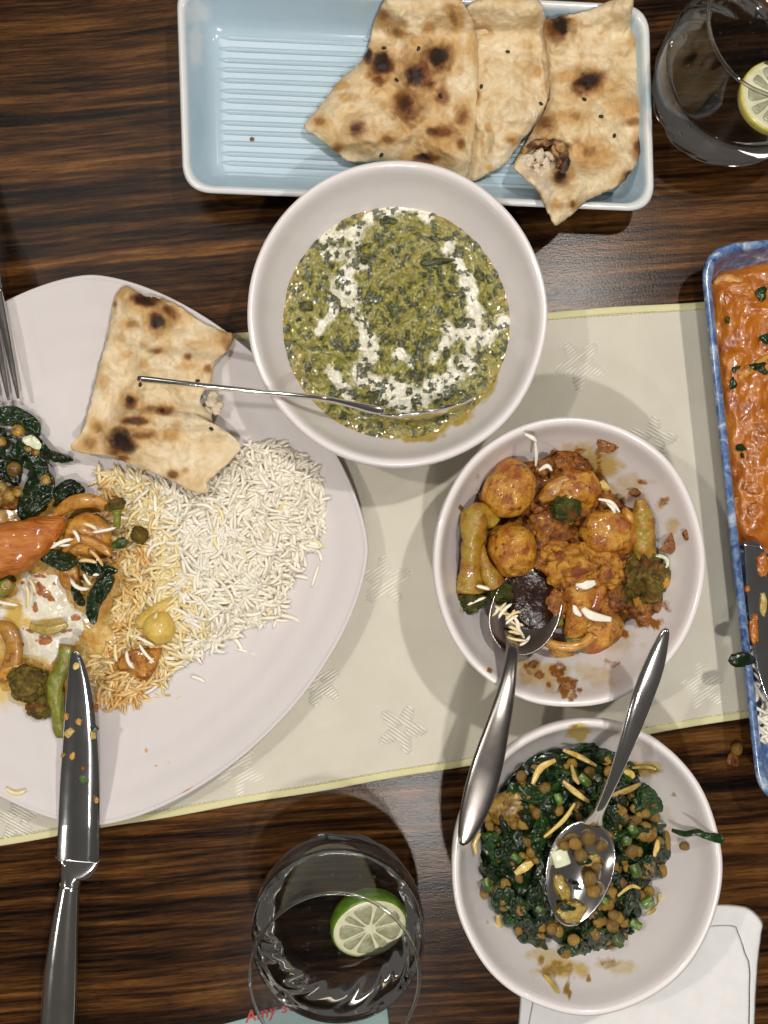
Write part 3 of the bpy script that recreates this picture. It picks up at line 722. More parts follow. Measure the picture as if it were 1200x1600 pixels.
naan('naan', 'large blistered naan wedge with a pointed tip over the empty tray floor',
     [(474, 197), (500, 165), (512, 150), (530, 125), (560, 100), (575, 75), (582, 40), (600, 0), (612, -14), (700, -16), (729, 12), (745, 60), (748, 120), (745, 180), (738, 240), (727, 281), (700, 275), (640, 262), (595, 253), (555, 253), (535, 247), (518, 232), (492, 213)], 0.0135, 0.0055,
     [(500, 190, 12, 11), (565, 207, 26, 24, .7), (527, 230, 12, 10), (607, 218, 18, 11), (690, 215, 36, 27), (640, 165, 27, 36), (685, 150, 18, 22), (655, 115, 36, 36), (682, 90, 30, 28), (597, 105, 26, 28), (575, 88, 12, 16), (623, 50, 17, 12), (598, 27, 12, 14), (710, 25, 11, 26, 1, -20), (650, 65, 8, 9), (672, 45, 7, 9), (722, 182, 14, 22), (720, 225, 9, 11), (545, 152, 14, 7, .9), (665, 247, 34, 14), (533, 133, 12, 6), (600, 165, 8, 6, .8), (735, 70, 6, 20, .8)],
     [(597, 103, 19, 20, 1), (575, 88, 8, 12), (592, 126, 10, 10), (682, 88, 22, 20), (658, 115, 26, 24), (637, 165, 20, 26), (690, 150, 11, 14, .8), (560, 203, 12, 13, .9), (500, 190, 8, 7, .7), (527, 230, 8, 7, .8), (690, 207, 24, 10, .9), (665, 247, 22, 8), (722, 180, 9, 14, .8), (720, 225, 6, 8, .8), (607, 217, 10, 6, .7), (620, 50, 10, 7, .7), (708, 28, 5, 16, .6, -20), (692, 148, 8, 10, .7), (598, 24, 8, 8, .7)],
     [(597, 98, 13, 13, 1), (683, 88, 16, 15, 1), (650, 118, 14, 14, .85), (635, 160, 10, 14, .7), (575, 86, 5, 9, .9), (662, 246, 14, 5, .95), (555, 200, 7, 6, .7), (676, 206, 10, 5, .5)],
     bumps=[(668, 100, 48, .0035), (640, 168, 34, .003), (560, 208, 36, .0025), (692, 222, 42, .003), (597, 105, 26, .002), (700, 150, 26, .0016), (640, 30, 40, .002)],
     seeds=[(600, 75), (654, 76), (620, 125), (596, 242), (688, 150)], seed=1, n=320, rings=90, lift=lambda x, y: 0.018 * sstep(60, 0, y) + 0.003 * sstep(660, 740, x), dents=[([(615, 110), (622, 180), (640, 205), (650, 240)], 9, .0022), ([(612, 40), (640, 35), (640, 10)], 6, .0014), ([(598, 235), (590, 190)], 8, .0012)])
naan('naan', 'torn naan piece with an open ragged pocket hanging over the tray edge',
     [(850, 38), (870, 26), (905, 20), (950, 2), (978, -14), (990, -8), (988, 20), (985, 40), (995, 62), (998, 100), (1000, 150), (1006, 208), (1003, 238), (985, 270), (960, 295), (920, 311), (896, 334), (872, 351), (862, 345), (850, 320), (838, 296), (820, 280), (803, 261), (815, 235), (840, 190), (858, 155), (856, 100)], 0.0155, 0.0065,
     [(870, 45, 26, 24), (918, 130, 30, 24), (855, 195, 20, 22), (880, 120, 14, 10), (925, 240, 26, 20), (900, 182, 14, 10), (985, 165, 22, 14), (960, 165, 16, 9, .8), (990, 190, 14, 9), (890, 270, 10, 10), (895, 320, 8, 7), (998, 230, 10, 24), (880, 180, 10, 7), (940, 255, 12, 8), (950, 130, 18, 8, .8), (870, 320, 8, 8), (990, 62, 8, 10, .8)],
     [(870, 42, 20, 18, 1), (918, 128, 24, 16, 1, -20), (852, 192, 13, 14, .9), (860, 228, 26, 10, 1), (880, 250, 8, 26, .9), (875, 277, 12, 11, 1), (999, 232, 7, 18, 1), (925, 238, 12, 8, .55), (900, 182, 8, 6, .6), (990, 190, 9, 5, .7), (895, 320, 4, 5, .9), (980, 275, 14, 8, .8, -50)],
     [(876, 40, 12, 13, 1), (920, 126, 18, 11, 1, -20), (862, 224, 20, 5, .95, 10), (881, 240, 5, 16, .9, -10), (876, 275, 7, 7, .9), (1002, 225, 5, 14, 1), (985, 275, 8, 6, .9, -50), (965, 296, 16, 5, .8, -25)],
     crumb=[(838, 255, 24, 22, 1), (852, 290, 12, 26, .9, -20)], bumps=[(918, 128, 30, .003), (925, 200, 60, .003), (935, 60, 45, .003), (866, 40, 22, .002), (880, 235, 16, .003)],
     seeds=[(939, 182), (960, 212), (913, 155)], seed=3, n=320, rings=90, lift=lambda x, y: 0.015 * sstep(60, 5, y) + 0.0155 * sstep(225, 318, y) + 0.004 * sstep(950, 1004, x) + 0.003 * sstep(890, 850, x),
     dents=[([(820, 262), (838, 250), (850, 240)], 14, .0042), ([(842, 275), (855, 300)], 8, .003), ([(870, 90), (900, 95), (985, 90)], 8, .0018), ([(950, 150), (990, 155)], 6, .001)])
N3 = [o for o in bpy.data.objects if o.name.startswith('naan') and 'ragged' in o.get('label', '')][0]
M_scorch = stuff_mat('scorched_crust', [(0.36, (0.014, 0.007, 0.004)), (0.48, (0.11, 0.042, 0.012)), (0.62, (0.45, 0.26, 0.09))], 160, 5, .6, .0006, 500)
for pts_, w_ in (([(816, 240, .0225), (832, 226, .0265), (852, 221, .0285), (872, 226, .0290), (882, 240, .0290), (884, 258, .0290), (879, 276, .0290)], .0020), ([(862, 232, .0280), (872, 246, .0285), (873, 262, .0285)], .0016)):
    v, f = loft([W(*p) for p in pts_], w_, .0016, 12, n=50)
    v = v + (np.stack([fbm(v[:, 0] * 400, v[:, 1] * 400, octv=3, seed=q) for q in (1, 2, 3)], 1) - .5) * .0022
    mesh_obj('scorched_lip', v, f, M_scorch, N3)
for i, (x, y, r, z) in enumerate([(826, 252, 11, .0235), (840, 246, 12, .0245), (852, 258, 10, .0255), (838, 266, 10, .0245), (850, 276, 9, .0265), (846, 292, 9, .0285), (858, 296, 8, .0300), (858, 312, 8, .0315), (818, 262, 8, .0225), (860, 244, 8, .0255)]):
    blob('torn_crumb', x, y, z, (r / S, r / S * .8, .0022), M_crumb, 4, .55, 1.6, i + 11, (0, 0, i), parent=N3, fine=.2)
for i, (x, y) in enumerate([(846, 258), (836, 250), (858, 290), (856, 306), (851, 299), (833, 262)]):
    blob('nigella_seed', x, y, .0285, (.0010, .0006, .0006), M_paste, 2, .2, 2, i, (0, 0, i), parent=N3)
N4 = naan('naan', 'torn flat naan piece with dark blisters lying on the plate',
     [(188, 450), (200, 447), (225, 461), (270, 471), (310, 500), (345, 516), (366, 524), (356, 548), (335, 570), (331, 598), (318, 612), (313, 628), (330, 650), (333, 664), (352, 672), (376, 697), (361, 720), (341, 738), (326, 754), (325, 771), (300, 768), (275, 755), (230, 736), (175, 715), (111, 702), (130, 670), (143, 620), (155, 570), (165, 540), (172, 500), (177, 470)], 0.0235, 0.0035,
     [(228, 470, 30, 18), (262, 490, 28, 14), (245, 500, 22, 20), (205, 507, 14, 9), (203, 627, 14, 13), (232, 640, 16, 8), (258, 640, 20, 9), (210, 657, 24, 11), (188, 690, 26, 23), (222, 680, 30, 11), (150, 668, 10, 10), (140, 694, 14, 12), (246, 549, 12, 6), (293, 558, 7, 6), (325, 577, 7, 6), (292, 573, 12, 5, .8), (192, 716, 12, 8), (271, 742, 11, 8), (350, 530, 20, 14, .9), (190, 455, 10, 12), (265, 680, 14, 8), (225, 536, 7, 5, .8), (198, 554, 7, 6, .8), (190, 528, 6, 6, .7), (222, 567, 8, 6, .8), (290, 735, 5, 5), (160, 600, 8, 10, .8), (125, 702, 20, 6, .8), (275, 660, 6, 8, .7), (305, 540, 18, 6, .6)],
     [(228, 468, 20, 11, 1, 15), (262, 487, 16, 7, .9, 30), (245, 500, 13, 13, 1), (203, 627, 9, 9, 1), (258, 640, 14, 6, .9), (210, 657, 17, 7, 1), (188, 690, 19, 17, 1), (222, 680, 20, 6, .75), (150, 668, 7, 7, .6), (140, 694, 9, 8, .55), (246, 549, 9, 4, .8), (293, 558, 5, 4, .8), (325, 577, 5, 5, .8), (192, 716, 8, 5, .8), (271, 742, 7, 5, .85), (205, 507, 8, 6, .5), (236, 638, 8, 4, .6), (355, 535, 8, 10, .6), (180, 476, 4, 8, .8)],
     [(225, 470, 14, 7, .8, 15), (246, 503, 9, 9, .95), (203, 626, 6, 6, .8), (188, 686, 14, 13, 1), (200, 700, 12, 8, .8), (252, 641, 7, 3, .6), (208, 658, 10, 4, .65)],
     bumps=[(235, 490, 46, .003), (215, 650, 52, .0028), (260, 560, 60, .0015), (185, 685, 30, .002)], seeds=[(309, 595), (219, 601), (330, 670)], seed=4, n=320, rings=90,
     dents=[([(172, 565), (200, 590), (240, 598), (300, 600)], 9, .0018), ([(173, 610), (172, 650), (180, 690)], 6, .0012), ([(180, 665), (260, 668), (300, 690)], 7, .0014), ([(300, 700), (340, 690)], 9, .0012)])
for i, (x, y, r) in enumerate([(330, 628, 9), (338, 640, 8), (322, 645, 9), (333, 618, 7), (343, 632, 6)]):
    blob('torn_crumb', x, y, 0.0215, (r / S, r / S, .0018), M_crumb, 3, .35, 2.2, i, parent=N4, fine=.15)

# ------------------------------------------------------------------ spinach curry
def make_palak():
    z0 = 0.0335
    c = (B1.cx, B1.cy); rr = 0.80
    a = np.linspace(0, 2 * math.pi, 40, endpoint=False)
    k = S / (1 - z0 / D)
    outl = [(NX + (c[0] + B1.rx * rr * math.cos(t_)) * k, NY - (c[1] + B1.ry * rr * math.sin(t_)) * k) for t_ in a]
    cream = [([(520, 342), (512, 376), (553, 367), (580, 340), (603, 330), (640, 322), (670, 338)], 9), ([(516, 397), (553, 392), (557, 417), (528, 438), (520, 467), (545, 472), (562, 497), (566, 522), (574, 547), (570, 588), (595, 605), (628, 609), (637, 630)], 11),
             ([(703, 388), (724, 426), (737, 463), (741, 497), (724, 522), (695, 513)], 8), ([(737, 522), (728, 555), (716, 584), (687, 605), (653, 622), (620, 617)], 12), ([(516, 580), (537, 609), (545, 625)], 6), ([(785, 505), (762, 530), (745, 538)], 10),
             ([(495, 517), (512, 497), (537, 463)], 6), ([(678, 563), (695, 530)], 6), ([(735, 450), (745, 490)], 7), ([(620, 550), (640, 565)], 6), ([(700, 505), (715, 525)], 9), ([(550, 440), (560, 470)], 7)]
    hf = {}
    def H(x, y):
        fl = fbm(x / 8.5, y / 8.5, octv=4, seed=21)
        big = fbm(x / 45, y / 45, octv=3, seed=25)
        return fl, big
    def zt(X, Y, s):
        f = S * D / (D - z0); x = NX + X * f; y = NY - Y * f
        fl, big = H(x, y)
        return z0 + (big - 0.5) * 0.007 * (1 - s ** 10) + (fl - 0.5) * 0.0038 * (1 - s ** 14) - 0.0006
    v, f, n_ = slab(outl, z0, zt, lambda X, Y, s: 0 * X + 0.030, 320, 150, 0, 1, None, 0.8)
    x, y = PX(v)
    fl, big = H(x, y)
    rr_ = np.hypot((v[:, 0] - B1.cx) / B1.rx, (v[:, 1] - B1.cy) / B1.ry)
    edge_ = sstep(0.70, 0.775, rr_)
    at = {'flake': sstep(0.47, 0.60, fl * 0.75 + 0.25 * fbm(x / 6, y / 6, octv=3, seed=31)), 'oil': np.maximum(edge_ * 0.9, spots_mask(x, y, [(625, 400, 40, 14, .7), (590, 470, 18, 40, .5), (640, 660, 70, 12, .8), (470, 560, 14, 30, .8), (640, 420, 20, 12, .6), (485, 535, 14, 10, .6)], .5)),
          'cream': stroke_mask(x, y, [(p, w * 1.5) for p, w in cream], 1.0, 18) * (0.55 + 0.7 * fbm(x / 16, y / 16, octv=3, seed=77))}
    m, nt, b = base('creamed_spinach')
    vv = coords(nt, False)
    n1 = noise(nt, vv, 480, 6, 0.68, 0.3); n2 = noise(nt, vv, 1000, 4, 0.6)
    sauce = ramp(nt, [(0.34, (0.050, 0.050, 0.005)), (0.44, (0.15, 0.138, 0.014)), (0.55, (0.26, 0.235, 0.030)), (0.68, (0.46, 0.42, 0.13))], math_node(nt, 'ADD', math_node(nt, 'MULTIPLY', n1, .6), math_node(nt, 'MULTIPLY', n2, .4)))
    ko = math_node(nt, 'ADD', attr(nt, 'oil'), math_node(nt, 'MULTIPLY', math_node(nt, 'SUBTRACT', n1, 0.5), 1.0))
    c3 = mixc(nt, ramp(nt, [(0.45, (0, 0, 0)), (0.95, (.75, .75, .75))], ko), sauce, (0.27, 0.18, 0.010))
    n4 = noise(nt, vv, 400, 5, 0.7, 1.5)
    kc = math_node(nt, 'ADD', attr(nt, 'cream'), math_node(nt, 'MULTIPLY', math_node(nt, 'SUBTRACT', n4, 0.5), 1.6))
    c3b = mixc(nt, ramp(nt, [(0.12, (0, 0, 0)), (0.50, (.30, .30, .30)), (0.95, (.95, .95, .95))], kc), c3, (0.80, 0.78, 0.66))
    k = math_node(nt, 'ADD', attr(nt, 'flake'), math_node(nt, 'MULTIPLY', math_node(nt, 'SUBTRACT', n1, 0.5), 1.6))
    k = math_node(nt, 'SUBTRACT', k, math_node(nt, 'MULTIPLY', attr(nt, 'cream'), 0.22))
    leaf = ramp(nt, [(0.40, (0.006, 0.012, 0.002)), (0.50, (0.026, 0.036, 0.005)), (0.64, (0.12, 0.125, 0.018))], n2)
    c4 = mixc(nt, ramp(nt, [(0.46, (0, 0, 0)), (0.74, (.95, .95, .95))], k), c3b, leaf)
    nt.links.new(c4, b.inputs['Base Color']); setp(b, rough=0.34, coat=1.0, coat_rough=0.07)
    n5 = noise(nt, vv, 300, 3, 0.5)
    bump(nt, b, n5, 0.0022, 0.9)
    o = tag(mesh_obj('spinach_curry', v, f, m, attrs=at), 'chopped green spinach curry swirled with white cream', 'curry')
    return o, v, n_, x, y
palak, pv, pn, pxx, pyy = make_palak()
def crumple(name, outline, z0, mat, amp=0.003, freq=16.0, thick=0.0006, seed=0, parent=None, n=44, rings=9, dome=0.0, tilt=(0, 0), zfun=None):
    c = np.mean(outline, 0); cw = W(c[0], c[1], z0)
    def zt(X, Y, s):
        f = S * D / (D - z0); x = NX + X * f; y = NY - Y * f
        g = z0 if zfun is None else zfun(X, Y)
        rid = np.abs(fbm(x / freq + seed * 3.7, y / freq + seed, octv=3, seed=seed) - 0.5) * 2
        return g + amp * (0.7 - 1.6 * rid) + dome * (1 - s * s) + tilt[0] * (X - cw[0]) + tilt[1] * (Y - cw[1])
    v, f, _ = slab(outline, z0, zt, lambda X, Y, s: zt(X, Y, s) - thick, n, rings, 1.5, seed, None, 0.8, True)
    return mesh_obj(name, v, f, mat, parent)
def leaf_outline(x, y, L, w, ang, rg, bend=0.0):
    pts = []
    for t_ in np.linspace(0, 2 * math.pi, 13)[:-1]:
        u = math.cos(t_) * L * (1 + rg.uniform(-.12, .12)); q = math.sin(t_) * w * (1 + rg.uniform(-.25, .25)) * (1 - 0.35 * math.cos(t_))
        q += bend * (u / L) ** 2 * L
        pts.append((x + u * math.cos(ang) - q * math.sin(ang), y + u * math.sin(ang) + q * math.cos(ang)))
    return pts
M_flake = stuff_mat('curry_spinach_flake', [(0.3, (0.010, 0.016, 0.004)), (0.5, (0.035, 0.042, 0.008)), (0.75, (0.13, 0.125, 0.024))], 260, 5, 0.3, 0.0008, 600, coat=0.15, vary=0.4)
rg = np.random.default_rng(31)
cnt = 0
while cnt < 26:
    a, r = rg.uniform(0, 2 * math.pi), math.sqrt(rg.uniform(0, 1)) * 165
    x, y = 614 + r * math.cos(a), 499 + r * 1.02 * math.sin(a)
    if y > 645: continue
    i = np.argmin((pxx[:pn] - x) ** 2 + (pyy[:pn] - y) ** 2)
    L = rg.uniform(4, 10); w = L * rg.uniform(.35, .7)
    crumple('spinach_flake', leaf_outline(x, y, L, w, rg.uniform(0, 6.3), rg), float(pv[i, 2]) - 0.0011, M_flake, 0.0012, 12, 0.0008, cnt, palak, 24, 6, 0.0009)
    cnt += 1
for i, (x, y, L, w, a) in enumerate([(585, 616, 16, 8, -.4), (690, 408, 32, 6, -.1), (665, 430, 22, 6, .1), (750, 430, 13, 8, .6), (572, 408, 20, 5, .1), (480, 480, 14, 8, .3), (610, 345, 12, 7, 0), (655, 590, 12, 8, 2)]):
    j = np.argmin((pxx[:pn] - x) ** 2 + (pyy[:pn] - y) ** 2)
    crumple('spinach_flake', leaf_outline(x, y, L, w, a, rg), float(pv[j, 2]) - 0.0009, M_flake, 0.0016, 14, 0.0009, 100 + i, palak, 36, 8, 0.0016)

# ------------------------------------------------------------------ cutlery
def spoon(name, label, hpath, bowl_c, bowl_len, bowl_w, ang, zc, depth, roll=0.0, pitch=0.0, mat=M_steel, thick=0.0011):
    """hpath: (px,py,z,half width mm, half thickness mm) from the handle end to the neck"""
    pts = np.array([np.append(W(p[0], p[1], p[2]), [p[3] / 1000, p[4] / 1000]) for p in hpath])
    e = empty(name, tuple(W(bowl_c[0], bowl_c[1], zc)), label, 'spoon')
    q = spline(pts, 60)
    v, f = loft(q[:, :3], np.maximum(q[:, 3], 1e-4), np.maximum(q[:, 4], 1e-4), 18, power=2.4)
    mesh_obj('handle', v, f, mat, e)
    n, m = 72, 22
    a = np.arange(n) / n * 2 * math.pi
    s = np.linspace(0.01, 1, m)
    def egg(sv):
        u = np.cos(a)[None] * sv[:, None] * bowl_len; w = np.sin(a)[None] * sv[:, None] * bowl_w * (1 - 0.16 * np.cos(a))[None]
        return u, w
    u, w = egg(s)
    zt = -depth * (1 - s ** 2.2)[:, None] + 0 * u
    top = np.stack([u, w, zt], -1).reshape(-1, 3)
    bot = np.stack([u, w, zt - thick], -1).reshape(-1, 3)
    V = np.concatenate([top, bot])
    F = grid_faces(m, n, True, True) + grid_faces(m, n, True, False, m * n) + [tuple(range(n)), tuple(reversed([m * n + j for j in range(n)]))]
    for j in range(n):
        k = (j + 1) % n; a0, b0 = (m - 1) * n, m * n + (m - 1) * n
        F.append((a0 + j, b0 + j, b0 + k, a0 + k))
    V, F = fix(V, F)
    R = np.array(Matrix.Rotation(ang, 3, 'Z') @ Matrix.Rotation(pitch, 3, 'Y') @ Matrix.Rotation(roll, 3, 'X'))
    V = V @ R.T + W(bowl_c[0], bowl_c[1], zc)
    mesh_obj('spoon_bowl', V, F, mat, e)
    return e
spoon('serving_spoon', 'slim steel spoon lying on edge in the creamy spinach bowl',
      [(217, 591, .068, .8, 1.2), (221, 592, .068, 1.5, 2.4), (300, 601, .066, 1.35, 2.6), (420, 614, .061, 1.2, 2.6), (500, 622, .055, 1.3, 2.4), (545, 631, .048, 1.6, 1.8), (585, 640, .0425, 2.2, 1.3), (602, 642, .041, 1.6, 1.0)],
      (664, 628), 0.0255, 0.0135, math.radians(9), 0.0370, 0.0070, roll=math.radians(-66))
spoon('serving_spoon', 'broad steel serving spoon leaning out of the potato curry bowl',
      [(721, 1320, .074, 1.0, .6), (727, 1307, .0738, 3.6, 1.3), (742, 1262, .073, 6.6, 1.6), (760, 1200, .0715, 7.3, 1.7), (779, 1130, .068, 5.6, 1.7), (791, 1080, .064, 4.2, 1.7), (797, 1045, .060, 3.3, 1.8), (801, 1015, .0545, 3.2, 1.8), (801, 1000, .049, 4.0, 1.4), (802, 985, .044, 5.0, 0.9)],
      (826, 945), 0.0262, 0.0168, math.radians(64), 0.0395, 0.0075, pitch=math.radians(14), mat=metal_mat('dulled_steel', (0.34, 0.31, 0.29), 0.26))
spoon('serving_spoon', 'shiny steel spoon standing in the lentil bowl with lentils on it',
      [(1042, 982, .092, .8, .6), (1038, 992, .0915, 2.4, 1.3), (1022, 1040, .089, 4.6, 1.6), (1003, 1092, .0855, 4.9, 1.7), (978, 1165, .078, 3.6, 1.7), (957, 1220, .0695, 2.7, 1.8), (941, 1256, .0615, 2.5, 1.8), (932, 1276, .055, 3.4, 1.4), (926, 1290, .050, 5.2, 0.9)],
      (905, 1366), 0.0270, 0.0162, math.radians(-101), 0.0445, 0.0055, pitch=math.radians(6))

# dinner knife on the plate edge
def knife():
    zl = lambda y: 0.0255 - (y - 1290) * (0.0205 / 390.0) * (1.0 if y > 1290 else 0.62)
    e = empty('dinner_knife', tuple(W(110, 1400, 0)), 'used steel dinner knife resting on the plate edge', 'knife')
    sec = [(1017, 116, 119), (1020, 112, 123), (1028, 109, 129), (1045, 107, 135), (1070, 104.5, 141.5), (1110, 101, 148), (1160, 97.5, 152.5), (1220, 93, 155), (1290, 90, 155.5), (1335, 88, 154.5), (1346, 88, 153.5)]
    s_ = spline(np.array(sec, float), 170)
    V = []
    nn = len(s_)
    for i, (y, l, r) in enumerate(s_):
        z = zl(y)
        if 1030 < y < 1270: r = r + 0.9 * (1 if i % 2 else -1) * min(1, (1270 - y) / 60)
        tk = 0.0009
        for (fx, dz) in ((0, 0.0004), (0.06, 1), (0.5, 1.05), (0.72, 0.9), (1.0, 0.12), (1.0, -0.12), (0.72, -0.9), (0.5, -1), (0.06, -1), (0, -0.0004)):
            V.append(W(l + (r - l) * fx, y, z) + np.array([0, 0, tk * dz]))
    V = np.array(V); F = grid_faces(nn, 10, True) + [tuple(range(10)), tuple((nn - 1) * 10 + j for j in range(10))]
    V, F = fix(V, F)
    o = mesh_obj('blade', V, F, M_blade, e)
    b = [(1343, 88, 153.5, 1.0), (1350, 89, 151, 1.6), (1358, 91.5, 143, 2.2), (1366, 94, 131, 2.9), (1374, 95.5, 125.5, 3.4), (1384, 94.5, 124.5, 3.6)]
    s_ = spline(np.array(b, float), 26)
    p = [W((l + r) / 2, y, zl(y)) for y, l, r, t_ in s_]
    v, f = loft(p, [(r - l) / 2 / S for y, l, r, t_ in s_], [t_ / 1000 for *_, t_ in s_], 24, power=2.3)
    mesh_obj('bolster', v, f, M_steel, e)
    h = [(1381, 94.5, 124.5, 3.6), (1400, 90, 123, 3.8), (1450, 80, 121.5, 4.2), (1510, 71, 120.5, 4.6), (1570, 65.5, 119, 4.8), (1640, 62, 115, 4.6), (1685, 64, 110, 3.6), (1697, 74, 100, 1.8)]
    s_ = spline(np.array(h, float), 60)
    p = [W((l + r) / 2, y, zl(y)) for y, l, r, t_ in s_]
    v, f = loft(p, [(r - l) / 2 / S for y, l, r, t_ in s_], [t_ / 1000 for *_, t_ in s_], 28, power=2.2)
    mesh_obj('handle', v, f, M_steel, e)
    return zl
kz = knife()
rg = np.random.default_rng(5)
for i, (x, y, a, b, m) in enumerate([(119, 1041, 6, 8, M_onion), (108, 1145, 7, 11, M_onion), (123, 1127, 7, 6, M_oniono), (147, 1138, 8, 8, M_leaf), (145, 1148, 7, 9, M_onion), (131, 1219, 6, 9, M_spring), (113, 1181, 8, 5, M_oniono), (151, 1250, 4, 6, M_oniono), (103, 1120, 4, 6, M_oniono), (150, 1106, 5, 9, M_paste), (98, 1180, 4, 4, M_oniono), (129, 1200, 4, 4, M_paste)]):
    tag(blob('food_scrap', x, y, kz(y) + 0.0012, (a / S * .72, b / S * .72, 0.0006), m, 4, .6, 1.8, i + 3, (0, 0, rg.uniform(0, 3))),
        ['pale scrap stuck near the tip of the knife blade', 'long pale almond-like scrap on the knife blade', 'orange scrap beside the pale one on the blade', 'dark green scrap at the serrated blade edge', 'yellow scrap under the green one on the blade', 'bright yellow-green scrap midway down the knife blade',
         'orange smear of scraps at the blade\'s smooth edge', 'lowest orange speck on the serrated blade edge', 'orange speck at the smooth edge of the blade', 'red-brown scrap just off the serrated blade edge', 'small orange dot low on the smooth blade edge', 'tiny red dot in the middle of the blade'][i], 'scrap')

# fork at the left edge of the plate
fk = empty('dinner_fork', tuple(W(-20, 500, 0.02)), 'steel fork with slender tines resting on the plate rim', 'fork')
fd = np.array([30.0, 152.0]); fd /= np.linalg.norm(fd); fn = np.array([-fd[1], fd[0]])
tip0 = np.array([29.0, 622.0])
for k in range(4):
    off = fn * (k * 15.5)
    tp = tip0 + off - fd * (abs(k - 1.5) - 1.0 if False else 0)
    path, wd, th = [], [], []
    for t_, zz_, w_ in ((0, .0165, .45), (3, .0166, 1.0), (60, .0190, 1.9), (120, .0235, 2.3), (175, .0275, 2.5)):
        p = tp - fd * t_; path.append(W(p[0], p[1], zz_ + 0.004)); wd.append(w_ / 1000); th.append(min(w_, 1.2) / 1000)
    v, f = loft(path, wd, th, 12, n=40); mesh_obj('tine', v, f, M_steel, fk)
cen = tip0 + fn * 23.25
path, wd, th = [], [], []
for t_, z_, w_ in ((165, .0308, 9.2), (185, .0318, 10.4), (225, .0330, 10.2), (265, .0330, 6.5), (300, .0320, 3.4), (400, .029, 2.9), (560, .022, 5.0), (640, .018, 5.5), (655, .0175, 2.5)):
    p = cen - fd * t_; path.append(W(p[0], p[1], z_)); wd.append(w_ / 1000); th.append(0.0012)
v, f = loft(path, wd, th, 20, n=70, power=2.4); mesh_obj('handle', v, f, M_steel, fk)
# ------------------------------------------------------------------ rice on the plate
def solve(zfun, px, py, lift=0.0, z=0.02):
    for _ in range(20):
        w = W(px, py, z); z = 0.5 * z + 0.5 * (float(zfun(w[0], w[1])) + lift)
    return z
rice_poly = [(150, 740), (205, 738), (300, 765), (350, 735), (385, 695), (440, 692), (480, 718), (506, 760), (508, 800), (492, 850), (468, 880), (445, 920), (440, 962), (385, 985), (340, 1008), (275, 1045), (220, 1092), (180, 1104), (150, 1096), (135, 1040), (178, 1005), (180, 950), (205, 905), (180, 850), (172, 800)]
def rice_h(X, Y):
    X = np.atleast_1d(np.asarray(X, float)); Y = np.atleast_1d(np.asarray(Y, float))
    k = S / (1 - 0.016 / D); x = NX + X * k; y = NY - Y * k
    d = seg_dist(x, y, rice_poly, True) * np.where(inside(x, y, rice_poly), 1, -1)
    h = sstep(-6, 62, d) * (0.0085 + 0.0055 * fbm(x / 45, y / 45, octv=2, seed=3)) * (0.62 + 0.38 * sstep(200, 360, x))
    r = plate_z(plate_t(X, Y)) + h
    return r if r.size > 1 else float(r[0])
def grain_mesh(k, L=0.0056, r=0.00105):
    rg = np.random.default_rng(k)
    b = rg.uniform(-0.35, 0.75); tw = rg.uniform(-.3, .3); L = L * rg.uniform(0.6, 1.2); r = r * rg.uniform(.9, 1.12)
    t_ = np.linspace(-1, 1, 8)
    p = np.stack([t_ * L, b * L * (1 - t_ ** 2) * 0.7, tw * L * t_ ** 2 * .4], 1)
    w = r * np.sqrt(np.clip(1 - np.abs(t_) ** 4.5 * 0.9, 0.05, 1)); w[0] *= .8; w[-1] *= .8
    return loft(p, w, w * 0.85, 7)
gm = []
for k in range(10):
    v, f = grain_mesh(k)
    me = bpy.data.meshes.new('rice_grain'); me.from_pydata(v.tolist(), [], f); me.polygons.foreach_set('use_smooth', [True] * len(me.polygons)); me.update(); gm.append((me, v, f))
def grain(x, y, z, a, tilt, roll, k, mat, label, group, scale=1.0):
    me = gm[k % 10][0]
    key = me.name + mat.name
    if key not in gcache:
        m2 = me.copy(); m2.materials.clear(); m2.materials.append(mat); gcache[key] = m2
    o = bpy.data.objects.new('rice_grain', gcache[key])
    o.location = W(x, y, z); o.rotation_euler = (roll, tilt, a); o.scale = (scale,) * 3
    col.objects.link(o); return tag(o, label, 'rice grain', group)
gcache = {}
def rice_zone(x, y):
    if y < 770 and x < 330: return 'under the lower edge of the naan'
    if x > 440: return 'on the right flank of the mound'
    if y < 775: return 'at the top of the mound near the spinach bowl'
    if y > 950: return 'at the lower end of the mound'
    return 'in the middle of the mound, upper half' if y < 860 else 'in the middle of the mound, lower half'
def lentil_zone(x, y):
    if x < 860: return ('along the upper left wall' if y < 1300 else ('along the left wall' if y < 1400 else 'in the lower left')) + ' of the bowl'
    if y < 1275: return 'above the spoon bowl, behind the handle' if x < 960 else 'right of the spoon handle'
    if y > 1430: return 'below the spoon tip'
    return 'right of the spoon bowl' if x < 1000 else 'by the right wall of the bowl'

rg = np.random.default_rng(77)
# mound body under the grains
v, f, _ = slab(rice_poly, 0.014, lambda X, Y, s: np.reshape(rice_h(X.ravel(), Y.ravel()), X.shape) + 0.0002 + 0.0012 * (fbm(X * 500, Y * 500, octv=3, seed=4) - .5), lambda X, Y, s: plate_z(plate_t(X, Y)) - 0.0004, 160, 30, 3, 2, (310, 880))
tag(mesh_obj('rice', v, f, M_rice), 'packed lower layer of white rice in the mound', 'rice', kind='stuff')
stain = lambda x, y: 0.95 * sstep(375, 170, x + 0.35 * (900 - y) * (y < 900) - 0.05 * (y - 900)) + 0.35 * (fbm(np.array([x / 40.]), np.array([y / 40.]), octv=2, seed=9)[0] - .5)
pts = []
while len(pts) < 2600:
    x, y = rg.uniform(130, 515), rg.uniform(685, 1110)
    if inside(x, y, rice_poly): pts.append((x, y))
top_n = 205
gv, gf = [[], [], []], [[], [], []]
PXS, PYS = np.array([p[0] for p in pts]), np.array([p[1] for p in pts])
